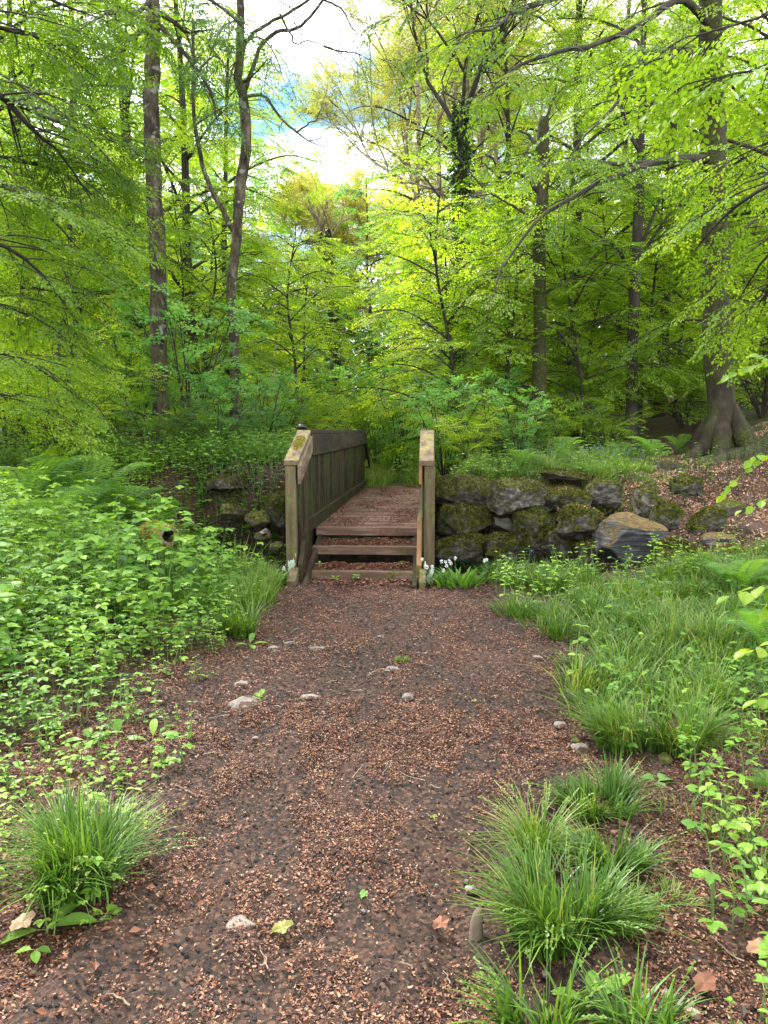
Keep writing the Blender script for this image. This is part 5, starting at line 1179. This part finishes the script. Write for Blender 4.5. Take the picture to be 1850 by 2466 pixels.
TW = MB()
for k in range(230):
    x = r.uniform(-2.2, 2.2); y = 1.7 + 5.8 * r.rand() ** 1.3
    if abs(x) > .6 * y + .2: continue
    a = r.uniform(0, pi); L_ = r.uniform(.03, .13); d = np.array([cos(a), sin(a)]); P = []
    for t in np.linspace(-.5, .5, 6):
        px_, py_ = x + d[0] * L_ * t + r.normal(0, .003), y + d[1] * L_ * t + r.normal(0, .003)
        P.append((px_, py_, float(gz(px_, py_) + fbm(px_ * 4.5, py_ * 1.6, 0, 4, 41, .6) * .024) + .012))
    TW.tube(P, np.linspace(.0022, .0012, 6) * r.uniform(.7, 1.5), 4, r.rand())
tag(TW.build('twig_debris', M['stick']), 'tiny broken twigs mixed into the litter of the path', 'twigs', kind='stuff')
# ------------------------------------------------------------------ grass
def blades(mb, pos, L, wd, r, lean=.55, azi=None, n=4, tint=None, curl=1.0):
    N = len(pos); a = r.uniform(0, 2 * pi, N) if azi is None else azi
    L = np.broadcast_to(L, (N,)); ln = np.clip(r.normal(lean, .22, N), .05, 1.3) if np.isscalar(lean) else lean
    d = np.stack([np.cos(a), np.sin(a)], -1); side = np.stack([-np.sin(a), np.cos(a), 0 * a], -1)
    vs = []
    for k in range(n + 1):
        t = k / n; h = L * (t - .38 * curl * ln * t * t); o = L * ln * (t ** 1.7) * .85
        c = pos + np.stack([d[:, 0] * o, d[:, 1] * o, h], -1); w_ = wd * (1 - t ** 2.2) * .5 + .0004
        vs += [c - side * np.reshape(w_, (-1, 1)), c + side * np.reshape(w_, (-1, 1))]
    V = np.stack(vs, 1); tf = np.array([(2 * k, 2 * k + 1, 2 * k + 3, 2 * k + 2) for k in range(n)])
    f = tf[None] + (np.arange(N) * 2 * (n + 1))[:, None, None]; ti = r.rand(N) if tint is None else tint
    mb.add(V.reshape(-1, 3), f.reshape(-1, 4), np.clip(np.repeat(ti, n) + np.tile(np.linspace(-.08, .12, n), N), 0, 1))
def tuft(name, px, py, R, H, N, seed, label, seeds=0, heads=0, wd=.0048, lean=.75, tint0=.45, dirbias=None):
    r = np.random.RandomState(seed); g = ground(px, py); m = MB()
    a = r.uniform(0, 2 * pi, N); rr = R * .45 * r.rand(N) ** .6; pos = np.stack([rr * np.cos(a), rr * np.sin(a) * .8, 0 * a], -1)
    nc = 9; ca, cr_ = r.uniform(0, 2 * pi, nc), R * .42 * r.rand(nc) ** .5; ctr = np.stack([cr_ * np.cos(ca), cr_ * np.sin(ca) * .8, 0 * ca], -1); ci = r.randint(0, nc, N)
    pos = pos * .30 + ctr[ci]; hs = r.uniform(.6, 1.12, nc)[ci]; bz = r.uniform(0, 2 * pi, nc)[ci]; ts_ = r.normal(0, .12, nc)[ci]
    pos[:, 2] = gz(g[0] + pos[:, 0], g[1] + pos[:, 1]) - g[2] - .01
    azi = np.arctan2(pos[:, 1] + .25 * R * np.sin(bz), pos[:, 0] + .25 * R * np.cos(bz)) + r.normal(0, .75, N); ln = np.clip(lean * r.beta(1.6, 1.4, N) * 1.5, .05, 1.35)
    N2 = N * 6 // 10; sl = slice(0, N2); pos = pos[sl]; ln = np.clip(ln[sl] * 1.15, .03, 1.4); azi = azi[sl]; hs = hs[sl]; ts_ = ts_[sl]; N = N2
    blades(m, pos, H * 1.15 * hs * r.uniform(.45, 1.2, N), wd * 1.3, r, ln, azi, 6, np.where(r.rand(N) < .08, 1.0, np.clip(r.normal(tint0 - .08, .2, N) + ts_, 0, .9)))
    root = empty(name, g, label, 'grass tuft', 'grass tussocks beside the path'); m.build('blades', M['grass'], root)
    if heads:
        q = MB(); hv = MB()
        for k in range(heads):
            aa = r.uniform(0, 2 * pi); d = np.array([cos(aa), sin(aa) * .8, 0]); l = H * r.uniform(.9, 1.35); le = r.uniform(.3, 1.0)
            t = np.linspace(0, 1, 8); c = np.stack([d[0] * (R * .2 + l * le * t ** 1.5), d[1] * (R * .2 + l * le * t ** 1.5), l * (t - .42 * le * t * t)], -1)
            q.tube(c, np.linspace(.0012, .0007, 8), 3, cap=False)
            n = 16; tt = r.uniform(.62, 1, n); P = np.stack([np.interp(tt, t, c[:, i_]) for i_ in range(3)], -1)
            hv.inst(LEAF4, basis(norm(c[-1] - c[-3])[None] + r.normal(0, .35, (n, 3))), P, r.uniform(.008, .014, n), r.uniform(.7, 1, n))
        q.build('flower_stems', M['stem'], root); hv.build('seed_heads', M['grass'], root)['kind'] = 'stuff'
    return root
tuft('grass_tuft', 205, 1915, .42, .27, 2400, 901, 'big arching grass tuft alone on the left of the path', heads=50)
tuft('grass_tuft', 1215, 2020, .34, .24, 1700, 902, 'largest right tuft with yellowish flower spikes leaning over the path', heads=50, tint0=.38)
tuft('grass_tuft', 1330, 1900, .19, .20, 700, 903, 'smaller tuft directly right of the spiky one', heads=4)
tuft('grass_tuft', 1170, 1850, .17, .22, 450, 904, 'thin yellow-green tuft at the left shoulder of the spiky one', heads=26, tint0=.65)
tuft('grass_tuft', 1285, 1762, .30, .21, 1300, 905, 'low dark tuft on the right verge above the spiky one', heads=4, tint0=.35)
tuft('grass_tuft', 1410, 1620, .55, .27, 2600, 906, 'wide tussock at the lower end of the right lawn', heads=10)
tuft('grass_tuft', 1180, 2230, .26, .19, 300, 907, 'loose bright grass at the very bottom edge right of the path', heads=18, tint0=.6, wd=.007)
tuft('grass_tuft', 1400, 2250, .22, .17, 240, 908, 'sparse grass at the bottom edge toward the right corner', heads=6, tint0=.5, wd=.006)
tuft('grass_tuft', 868, 1428, .10, .05, 220, 909, 'tiny worn tuft behind the stones in the middle of the path', tint0=.75, wd=.003)
tuft('grass_tuft', 515, 1370, .30, .30, 900, 910, 'tuft of long grass at the left corner of the path near the bridge', tint0=.5)
tuft('grass_tuft', 1345, 2010, .13, .16, 260, 911, 'small tuft right of the largest right one', tint0=.5)
tuft('grass_tuft', 1420, 1960, .22, .07, 500, 912, 'flat pale trampled grass on the right verge', tint0=.8, wd=.003, lean=1.2)

r = np.random.RandomState(950); GM = MB()
def grassfield(N, x0, x1, y0, y1, mask, L, wd, clump=1.6, lean=.7, t0=.45, dry=0):
    nc = N // 60; cx, cy = r.uniform(x0, x1, nc), r.uniform(y0, y1, nc); k = mask(cx, cy); cx, cy = cx[k], cy[k]; nc = len(cx)
    ca = r.normal(0, .17, nc) + .12 * fbm(cx * 1.2, cy * 1.2, 0, 2, 6); ch = r.uniform(.45, 1.2, nc); idx = np.repeat(np.arange(nc), 60); n = len(idx)
    a = r.uniform(0, 2 * pi, n); rr = .11 * clump * r.rand(n) ** .7; x = cx[idx] + rr * np.cos(a); y = cy[idx] + rr * np.sin(a)
    pos = np.stack([x, y, gz(x, y) - .01], -1); ln = np.clip(.15 + lean * rr / (.11 * clump) + r.normal(0, .2, n), .03, 1.3)
    ti = np.clip(t0 + ca[idx] + r.normal(0, .18, n), 0, 1); ti = np.where(r.rand(n) < dry, .97, ti)
    blades(GM, pos, L * ch[idx] * r.uniform(.5, 1.1, n), wd, r, ln, a + r.normal(0, .7, n), 4, ti)
grassfield(54000, .9, 4.6, 4.0, 8.6, lambda x, y: inside(P_GRASS, x, y) & (np.abs(x) < .6 * y + .3) & (fbm(x * 2.1, y * 2.1, 0, 2, 91) > -.42), .24, .0080, clump=1.35, lean=1.0, t0=.36, dry=.05)
grassfield(9000, 2.2, 4.4, 4.8, 7.6, lambda x, y: inside(P_GRASS, x, y) & (fbm(x, y, 0, 2, 3) > -.1), .40, .009, t0=.55, lean=.5)
grassfield(9000, -4.5, -1.3, 3.2, 8.0, lambda x, y: inside(P_HERB, x, y) & (fbm(x, y, 0, 2, 19) > 0), .50, .009, t0=.6, lean=.5, clump=1.3)
grassfield(9000, -1.9, -.95, 6.3, 8.2, lambda x, y: inside(P_HERB, x, y), .30, .005, t0=.55)
grassfield(5000, 1.2, 3.2, 2.2, 4.6, lambda x, y: (x > .42 * y) & (np.abs(x) < .6 * y + .3), .12, .004, t0=.6, dry=.2)
grassfield(7000, .8, 4.6, 12.3, 13.6, lambda x, y: np.ones(x.shape, bool), .22, .008, t0=.4, lean=1)
grassfield(30000, .8, 10, 12.0, 19, lambda x, y: (fbm(x * .7, y * .7, 0, 3, 77) > -.35 + .55 * np.clip(x / y * 12 - 3.2, 0, 9)) , .30, .010, t0=.5)
grassfield(16000, -3.0, 1.4, 15.5, 34, lambda x, y: np.abs(x + .0 * y) < 3, .34, .016, t0=.75, clump=2.5)
grassfield(12000, -8, -1.6, 12, 18, lambda x, y: x < -1.6, .32, .012, t0=.5, clump=2)
tag(GM.build('grass', M['grass']), 'long lush grass on the right lawn and along both banks', 'grass', kind='stuff')

# ------------------------------------------------------------------ herbs
def herb_tpl(seed, h, nn, leaf, kind):
    r = np.random.RandomState(seed); it, ex = [], []; a0 = r.uniform(0, 6.28); lean = r.uniform(.05, .3)
    P = lambda t: np.array([cos(a0) * lean * h * t * t, sin(a0) * lean * h * t * t, h * t])
    for k in range(4): ex.append((*prism(P(k / 4), P((k + 1) / 4), .003 * (1.2 - k / 4), .003 * (1 - k / 4)), 1))
    for k in range(nn):
        t = .3 + .7 * k / max(1, nn - 1); p = P(t); az = a0 + k * (pi / 2 if kind == 'nettle' else 2.3)
        s = leaf * (1.1 - .45 * t) * r.uniform(.8, 1.15)
        if kind == 'nettle':
            for q in (0, pi): it.append((LEAF8, p, (cos(az + q), sin(az + q), r.uniform(-.25, .2)), (r.normal() * .2, r.normal() * .2, 1), (s * .8, s, s), r.rand(), 0))
        else:
            st = s * .9; e = p + np.array([cos(az), sin(az), .35]) * st; ex.append((*prism(p, e, .0016, .001), 1))
            for q, ss in ((0, 1.1), (1.15, .9), (-1.15, .9)): it.append((LEAF8, e, (cos(az + q), sin(az + q), r.uniform(-.35, .1)), (r.normal() * .2, r.normal() * .2, 1), (s * ss * 1.05, s * ss, s), r.rand(), 0))
    return compose(it, ex)
HERBS = [herb_tpl(1, .42, 6, .080, 'bramble'), herb_tpl(2, .55, 7, .074, 'bramble'), herb_tpl(3, .34, 5, .085, 'bramble'), herb_tpl(4, .48, 8, .075, 'nettle'), herb_tpl(5, .3, 5, .078, 'nettle'), herb_tpl(6, .6, 8, .070, 'bramble')]
LOW = [herb_tpl(11, .10, 3, .030, 'bramble'), herb_tpl(12, .14, 4, .034, 'bramble'), herb_tpl(13, .08, 3, .026, 'nettle'), herb_tpl(14, .17, 4, .036, 'nettle')]
r = np.random.RandomState(960); HM = MB()
_he = P_HERB[:8][np.argsort(P_HERB[:8, 1])]
HE = lambda y: np.interp(y, _he[:, 1], _he[:, 0])
def herbs(N, x0, x1, y0, y1, mask, tpls, sc_, t0=.5):
    x, y = r.uniform(x0, x1, N), r.uniform(y0, y1, N); k = mask(x, y); x, y = x[k], y[k]; n = len(x); w_ = r.randint(0, len(tpls), n); a = r.uniform(0, 2 * pi, n)
    sc2 = np.where((y < 8.4) & (x < 0), np.clip(.42 + (HE(y) - x) / 1.1, .42, 1), 1)
    R_ = basis(np.stack([np.cos(a), np.sin(a), r.normal(0, .10, n)], -1)); pos = np.stack([x, y, gz(x, y) - .01], -1); s = r.uniform(*sc_, n) * (sc2 if tpls is HERBS else 1)
    ti = np.clip(t0 + .35 * fbm(x * 1.1, y * 1.1, 0, 2, 5) + r.normal(0, .2, n), 0, 1)
    for q, t in enumerate(tpls): j = w_ == q; HM.inst(t, R_[j], pos[j], s[j], ti[j])
herbs(2300, -5.2, -1.0, 3.0, 8.6, lambda x, y: inside(P_HERB, x, y) & (np.abs(x) < .58 * y + .4) & (fbm(x * 1.5, y * 1.5, 0, 3, 92) > -.45), HERBS, (.5, 1.35), .55)
herbs(2200, -3.4, -.9, 2.2, 6.8, lambda x, y: ~inside(P_HERB, x, y) & (x < -.15 - .24 * y + .3 * fbm(x * 2, y * 2, 0, 2, 9)) & (r.rand(len(x)) < .55), LOW, (.6, 1.5), .6)
herbs(2200, -7.5, -1.5, 8.2, 12, lambda x, y: (np.abs(x) < .6 * y) & ((x < -2.6) | (y > 12.1)) & (r.rand(len(x)) < .5), HERBS, (.6, 1.1), .45)
herbs(420, -2.9, -1.5, 11.3, 12.5, lambda x, y: np.ones(x.shape, bool), LOW, (1.2, 3.0), .4)
herbs(300, -4.2, -2.2, 8.7, 11.3, lambda x, y: x < -2.2, HERBS, (.5, 1.0), .5)
herbs(900, -4.6, -1.9, 9.6, 12.6, lambda x, y: (x < -2.6) | (y > 11.9), HERBS, (.4, .9), .4)
herbs(700, .8, 7.5, 12.3, 14.0, lambda x, y: x < 4.0, LOW, (1.0, 2.4), .4)
herbs(160, -3.6, -2.2, 8.6, 11, lambda x, y: x < -2.3, HERBS, (.7, 1.2), .5)
herbs(150, -4.5, -1.2, 3.5, 8.4, lambda x, y: inside(P_HERB, x, y), HERBS, (1.4, 1.8), .7)
herbs(1400, -9, -1.6, 11.6, 17, lambda x, y: (np.abs(x) < .6 * y), HERBS, (.7, 1.2), .5)
herbs(430, .8, 3.2, 1.7, 4.6, lambda x, y: (x > .33 * y + .25) & (np.abs(x) < .6 * y + .2), LOW, (.8, 1.9), .45)
herbs(55, .95, 2.6, 2.0, 4.0, lambda x, y: (x > .40 * y), HERBS[3:5], (.35, .6), .1)
herbs(260, .9, 3.4, 3.4, 8, lambda x, y: inside(P_GRASS, x, y), LOW, (1, 2.2), .5)
herbs(110, 1.0, 4.4, 6.5, 8.6, lambda x, y: inside(P_GRASS, x, y) & (y > 7.2), HERBS, (.5, .75), .55)
herbs(500, .9, 9, 12.3, 18, lambda x, y: fbm(x * .8, y * .8, 0, 2, 8) > -.1 + .5 * np.clip(x / y * 12 - 3.2, 0, 9), HERBS, (.6, 1.1), .5)
herbs(380, -3, 1.6, 16.5, 30, lambda x, y: (np.abs(x + .5) > .7), HERBS, (1.0, 1.8), .6)
herbs(160, -2.2, -1.3, 7.4, 8.3, lambda x, y: x < -1.25, HERBS, (.4, .7), .6)
tag(HM.build('undergrowth', [M['herb'], M['stem']]), 'dense bramble and nettle growth over the left verge and banks', 'undergrowth', kind='stuff')
HM = MB()
herbs(300, .75, 1.75, 11.3, 12.6, lambda x, y: np.ones(x.shape, bool), LOW, (1.2, 2.0), .3)
herbs(250, 4.2, 7.5, 11.5, 13.5, lambda x, y: np.ones(x.shape, bool), LOW, (1.2, 2.2), .3)
tag(HM.build('trailing_ivy', [M['ivy'], M['twig']]), 'dark ivy trailing over the top of the stone wall', 'ivy', kind='stuff')

# ------------------------------------------------------------------ ferns
def frond(L, seed, near=False):
    r = np.random.RandomState(seed); it, ex = [], []; n = 27
    ax = lambda t: np.array([.03 * sin(4 * t + seed), L * (t * .80 - .08 * t * t), L * (1.15 * t - .85 * t * t)])
    for k in range(6): ex.append((*prism(ax(k / 6), ax((k + 1) / 6), .004 * (1.1 - k / 6), .004 * (1 - k / 6)), 1))
    for k in range(n):
        t = .14 + .85 * k / n; p = ax(t); tg = norm(ax(t + .01) - ax(t - .01)); up = np.cross([1, 0, 0], tg)
        l = L * .27 * sin(pi * min(1, (t - .05) * .95)) ** .7 * (1.05 - .35 * t)
        for s in (1, -1):
            d = norm(np.array([s, 0, 0]) + tg * .35 + np.array([0, 0, -.18]))
            if near:
                it.append((LEAF8, p, d, up, (l * .15, l, l * .2), r.rand(), 0))
            else:
                for q in range(3): it.append((LEAF4, p + d * l * q / 3.6, d, up + r.normal(0, .15, 3), (l * (.17 - .04 * q), l * .42, l * .2), r.rand(), 0))
    return compose(it, ex)
FR = [frond(.85, 1), frond(.75, 2), frond(.95, 3)]; FRN = [frond(.9, 4, True), frond(.8, 5, True)]
def fern(name, seed, nf, scale, fr, upright=.5):
    r = np.random.RandomState(seed); root = empty(name, (0, 0, 0), '', 'fern', 'ferns on the banks')
    for k in range(nf):
        m = MB(); a = k * 2.4 + r.uniform(-.3, .3); tiltv = r.uniform(.0, .6) * upright
        R_ = basis(np.array([[cos(a), sin(a), tiltv]])); m.inst(fr[k % len(fr)], R_, np.zeros((1, 3)), np.array([scale * r.uniform(.7, 1.1)]), np.array([r.rand()]))
        m.build('frond', [M['fern'], M['stem']], root)
    return root
fA = fern('fern', 1, 9, 1.0, FR, 1.0); fB = fern('fern', 2, 7, .85, FR, 1.4); fN = fern('fern', 3, 8, 1.1, FRN, .9)
FERNS = [(fA, 60, 1115, 9.6, 1.74, 'fern at the left edge, highest of the fern bank'), (fB, 130, 1085, 10.2, 1.74, 'fern right of the highest one on the left bank'), (fA, 200, 1100, 9.8, 1.74, 'broad fern in the middle of the left fern bank'),
         (fB, 270, 1080, 10.2, 1.59, 'fern below the left side of the thick trunk'), (fA, 330, 1075, 10.5, 1.59, 'fern right below the thick trunk'), (fB, 20, 1060, 10.8, 1.89, 'fern in the shade at the far left edge'),
         (fA, 100, 1165, 8.3, 1.30, 'lowest fern of the left bank, above the brambles'), (fB, 385, 1060, 11.0, 1.45, 'fern right of the thick trunk foot'), (fA, 235, 1150, 8.6, 1.16, 'fern above the bluebell leaves left of the hollow log'), (fB, 165, 1135, 9.0, 1.45, 'fern tucked between the broad fern and the lowest one'),
         (fA, 440, 1000, 13.0, 0.90, 'fern between thick and forked trunk'), (fB, 1130, 1002, 13.2, 0.90, 'fern on top of the wall right of the bridge'), (fA, 1215, 985, 14.5, 1.00, 'fern at the foot of the broken-topped trunk'), (fB, 1300, 975, 15, 0.90, 'fern right of the broken-topped trunk'),
         (fA, 1410, 985, 13.6, 1.00, 'tall fern with bare lower stems on the slope left of the biggest trunk'), (fB, 1350, 970, 15, 0.90, 'fern in front of the straight dark trunk'), (fA, 1470, 960, 15.5, 0.90, 'fern just left of the biggest trunk'),
         (fN, 1665, 1290, 4.9, .66, 'large near fern with neat dark-ribbed fronds at the right edge'), (fN, 1600, 1190, 6.6, 0.70, 'second near fern behind the large one at the right edge'),
         (fB, 1395, 1150, 9.4, 0.55, 'small fern in front of the dark slate boulder'), (fB, 1170, 1215, 8.5, 0.40, 'small fern where grass meets the stream right of the bridge'),
         (fA, 840, 990, 21, 1.10, 'fern beyond the bridge, left of the right post'), (fB, 900, 985, 23, 1.30, 'fern by the path just past the bridge'), (fB, 1650, 1780, 3.1, 0.30, 'small bright fern at the lower right edge')]
used = set()
for k, (src, px, py, D, s, lab) in enumerate(FERNS):
    p = at(px, py, D); loc = (p[0], p[1], float(gz(p[0], p[1])) - .02)
    if src.name in used: copy_thing(src, loc, k * 1.1, s, lab)
    else: used.add(src.name); src.location = loc; src.scale = (s, s, s); src.rotation_euler = (0, 0, k * 1.1); src['label'] = lab

# ------------------------------------------------------------------ single plants
def rosette(name, px, py, leaves, label, cat, group=None, leafm='herb', D=None, z=None, h=0.0):
    """leaves: (azimuth, tilt, length, width)"""
    g = ground(px, py) if D is None else at(px, py, D)
    root = empty(name, g, label, cat, group)
    for az, tl, L, w_ in leaves:
        az = radians(az); m = MB(); d = np.array([cos(az), sin(az), tl]); n = 7; V = []; ts = np.linspace(0, 1, n)
        prof = np.interp(ts, [0, .18, .35, .6, .85, 1], [.06, .08, .75, 1, .6, .03]) * w_ / 2; sd = norm(np.cross(d, (0, 0, 1)))
        for t, pw in zip(ts, prof):
            c = norm(d) * L * t + np.array([0, 0, h * t - .35 * L * t * t]); V += [c - sd * pw + (0, 0, pw * .3), c, c + sd * pw + (0, 0, pw * .3)]
        f = [(3 * i + a, 3 * i + a + 1, 3 * i + a + 4, 3 * i + a + 3) for i in range(n - 1) for a in (0, 1)]
        m.add(V, f, .45 + .5 * ((az * 7.3) % 1)); m.build('leaf', M[leafm], root)
    return root
G_P = 'small leafy plants in the litter'
rosette('dock_plant', 330, 1605, [(100, 1.3, .17, .045), (20, .5, .16, .06), (190, .35, .20, .07), (-40, .3, .13, .075), (150, .2, .14, .06)], 'broad-leaved seedling with an upright leaf at the left verge', 'plant', G_P)
rosette('dock_plant', 250, 1600, [(95, 1.6, .16, .05), (170, .2, .15, .07), (10, .25, .14, .06)], 'slim stalked seedling left of the upright-leaved one', 'plant', G_P)
rosette('dock_plant', 540, 1395, [(80, 1.5, .15, .05), (20, .4, .15, .045), (200, .5, .12, .05), (-60, .3, .10, .045)], 'dock plant at the corner of the herbs by the upper path', 'plant', G_P)
rosette('dock_plant', 525, 1365, [(85, 1.8, .17, .06), (160, .6, .14, .055), (10, .6, .14, .05), (240, .4, .12, .05)], 'taller dock plant just above the corner one', 'plant', G_P)
rosette('dock_plant', 562, 1512, [(80, 1.2, .10, .035), (20, .3, .10, .055), (-50, .15, .08, .06), (170, .3, .08, .05), (120, .6, .09, .04), (230, .2, .09, .06)], 'green rosette growing over the largest flat stone', 'plant', G_P)
rosette('dock_plant', 100, 2010, [(200, .2, .17, .07), (20, .3, .16, .07), (60, .5, .14, .05)], 'dark broad leaves under the front of the left tuft', 'plant', G_P, 'fern')
rosette('dock_plant', 228, 1975, [(180, .2, .05, .035), (10, .15, .07, .045), (60, .4, .05, .04), (-70, .1, .05, .04)], 'round-leaved seedling at the right foot of the left tuft', 'plant', G_P)
rosette('dock_plant', 75, 2060, [(180, .15, .06, .03), (0, .2, .05, .03), (300, .1, .05, .03)], 'little oval-leaved seedling in the lower left litter', 'plant', G_P)
rosette('dock_plant', 1215, 1805, [(95, 2.0, .10, .035), (30, .4, .08, .03)], 'pale upright leaf between the right tufts', 'plant', G_P)
rosette('dock_plant', 1275, 2175, [(20, .8, .17, .05), (160, .5, .12, .04), (70, 1.0, .12, .04)], 'broad pale leaf rising from the bottom edge grass', 'plant', G_P)
rosette('dock_plant', 1420, 1690, [(30, .3, .09, .08), (150, .4, .08, .07), (270, .2, .06, .05)], 'lobed green leaf on the litter below the wide tussock', 'plant', G_P, 'cool_leaf')
rosette('dock_plant', 190, 1600, [(190, .2, .15, .06), (20, .5, .12, .06), (110, .9, .10, .05), (300, .2, .10, .06), (250, .1, .16, .06)], 'trailing broad leaves left of the slim seedling', 'plant', G_P)
SP = [(90, 1.4, .06, .035), (180, .3, .06, .045), (0, .3, .06, .045)]
def onbridge(v, u, z): x, y = from_bridge(v, u); return np.array([x, y, z])
for (v, u, z, lv_, lab) in [(-1.14, 8.02, .13, SP, 'three-leaved seedling on the left of the second tread'), (-.27, 8.02, .13, [(80, 1., .05, .03), (180, .5, .05, .035), (0, .5, .05, .035)], 'seedling on the right of the second tread'),
                          (-1.05, 8.44, .30, [(100, .8, .03, .02), (0, .4, .03, .02), (180, .4, .03, .02)], 'tiny seedling on the top tread'), (-.94, 7.74, .03, [(150, .9, .08, .04), (40, .7, .09, .035), (-60, .3, .06, .04), (200, .3, .06, .035)], 'bright seedling in front of the lowest step, left one'),
                          (-.72, 7.74, .05, [(150, .8, .07, .045), (40, .7, .07, .045), (-60, .2, .05, .045), (220, .2, .05, .045), (90, 1.2, .05, .03)], 'bushier seedling in front of the middle of the lowest step')]:
    o = rosette('seedling', 900, 1300, lv_, lab, 'plant', 'seedlings on the steps', D=8); o.location = tuple(onbridge(v, u, z))

# flowering wild garlic right of the steps, leafy clump left
def garlic(name, v, u, R, nl, nf, label, seed, H=.20):
    r = np.random.RandomState(seed); x, y = from_bridge(v, u); z = float(gz(x, y)); root = empty(name, (x, y, z), label, 'plant'); m = MB(); N = nl
    a = r.uniform(0, 2 * pi, N); rr = R * r.rand(N) ** .6; pos = np.stack([rr * np.cos(a), rr * np.sin(a) * .6, 0 * a], -1); pos[:, 2] = np.maximum(gz(x + pos[:, 0], y + pos[:, 1]) - z, -.12)
    blades(m, pos, H * r.uniform(.5, 1.1, N), .036, r, np.clip(.45 + .75 * rr / R + r.normal(0, .15, N), .1, 1.3), a + r.normal(0, .5, N), 6, r.beta(2, 3, N) * .8); m.build('leaves', M['herb'], root)
    if nf:
        st, fl = MB(), MB()
        for k in range(nf):
            aa = r.uniform(0, 2 * pi); q = R * r.uniform(.1, 1); p = np.array([q * cos(aa), q * sin(aa) * .6, 0]); h = H * r.uniform(.75, 1.35); e = p + np.array([cos(aa) * .05, -.03, h])
            st.tube(curve([p, (p + e) / 2 + (0, 0, .02), e], 5), .0018, 3, cap=False); n = 34; d = norm(r.normal(0, 1, (n, 3)) + np.array([0, 0, .35]))
            fl.inst(LEAF4, basis(d), e + d * .006, r.uniform(.012, .020, n), r.rand(n))
        st.build('flower_stems', M['stem'], root); fl.build('flowers', M['white'], root)
garlic('wild_garlic', .33, 7.60, .34, 110, 13, 'clump of wild garlic with white flowers at the foot of the right post', 31)
garlic('wild_garlic', -1.56, 7.52, .16, 90, 1, 'leafy clump with one white flower at the foot of the left post', 32, .2)
garlic('hart_tongue', -1.95, 6.4, .22, 60, 0, 'clump of upright strap leaves at the edge of the herbs', 33, .2)

def bluebell(px, py, D, h, seed, label):
    r = np.random.RandomState(seed); e = at(px, py, D); z = float(gz(e[0], e[1])); h = max(.15, e[2] - z); root = empty('bluebell', (e[0], e[1], z), label, 'flower', 'bluebells')
    m = MB(); c = curve([(0, 0, 0), (.01, 0, h * .6), (.04, 0, h * .95), (.08, 0, h * .98)], 10); m.tube(c, .0022, 4); m.build('stem', M['stem'], root)
    f = MB(); n = 22; k = r.randint(6, 10, n); f.inst(LEAF4, basis(np.stack([r.normal(0, .4, n), r.normal(0, .4, n), -np.ones(n)], -1), (1, .2, 0)), c[k] + r.normal(0, .008, (n, 3)), r.uniform(.014, .022, n), r.rand(n)); f.build('flowers', M['blue'], root)
    l = MB(); a = r.uniform(0, 6.28, 14); blades(l, np.zeros((14, 3)) + np.stack([.03 * np.cos(a), .03 * np.sin(a), 0 * a], -1), h * r.uniform(.7, 1.2, 14), .011, r, .35, a, 5, r.uniform(.1, .4, 14)); l.build('leaves', M['grass'], root)
bluebell(268, 1163, 6.9, .3, 1, 'bluebell by the left end of the hollow log'); bluebell(250, 1202, 6.3, .3, 2, 'bluebell below and left of the hollow log'); bluebell(398, 1223, 6.6, .3, 3, 'bluebell in the herbs right of and below the hollow log')
bluebell(1137, 1186, 9.0, .35, 4, 'single bluebell in front of the mossy wall stones'); bluebell(1590, 1405, 4.6, .3, 5, 'bluebell low on the right edge by the hazel leaves'); bluebell(120, 1285, 5.4, .3, 6, 'bluebell hidden low in the brambles at the left')
r = np.random.RandomState(970); m = MB(); N = 350; x = r.uniform(2.4, 4.6, N); y = r.uniform(12.6, 15.5, N)
m.inst(LEAF4, basis(np.stack([r.normal(0, .4, N), r.normal(0, .4, N), -np.ones(N)], -1), (1, .2, 0)), np.stack([x, y, gz(x, y) + r.uniform(.15, .34, N)], -1), r.uniform(.02, .035, N), r.rand(N))
tag(m.build('bluebells', M['blue']), 'haze of bluebells in the grass on top of the right bank', 'flowers', kind='stuff')
# bluebell leaves around the log
GM = MB(); x = r.uniform(-2.9, -1.9, 400); y = r.uniform(5.6, 7.6, 400); blades(GM, np.stack([x, y, gz(x, y)], -1), r.uniform(.3, .55, 400), .014, r, .35, None, 5, r.uniform(.05, .4, 400))
tag(GM.build('bluebell_leaves', M['grass']), 'dark strap leaves of bluebells around the hollow log', 'leaves', kind='stuff')
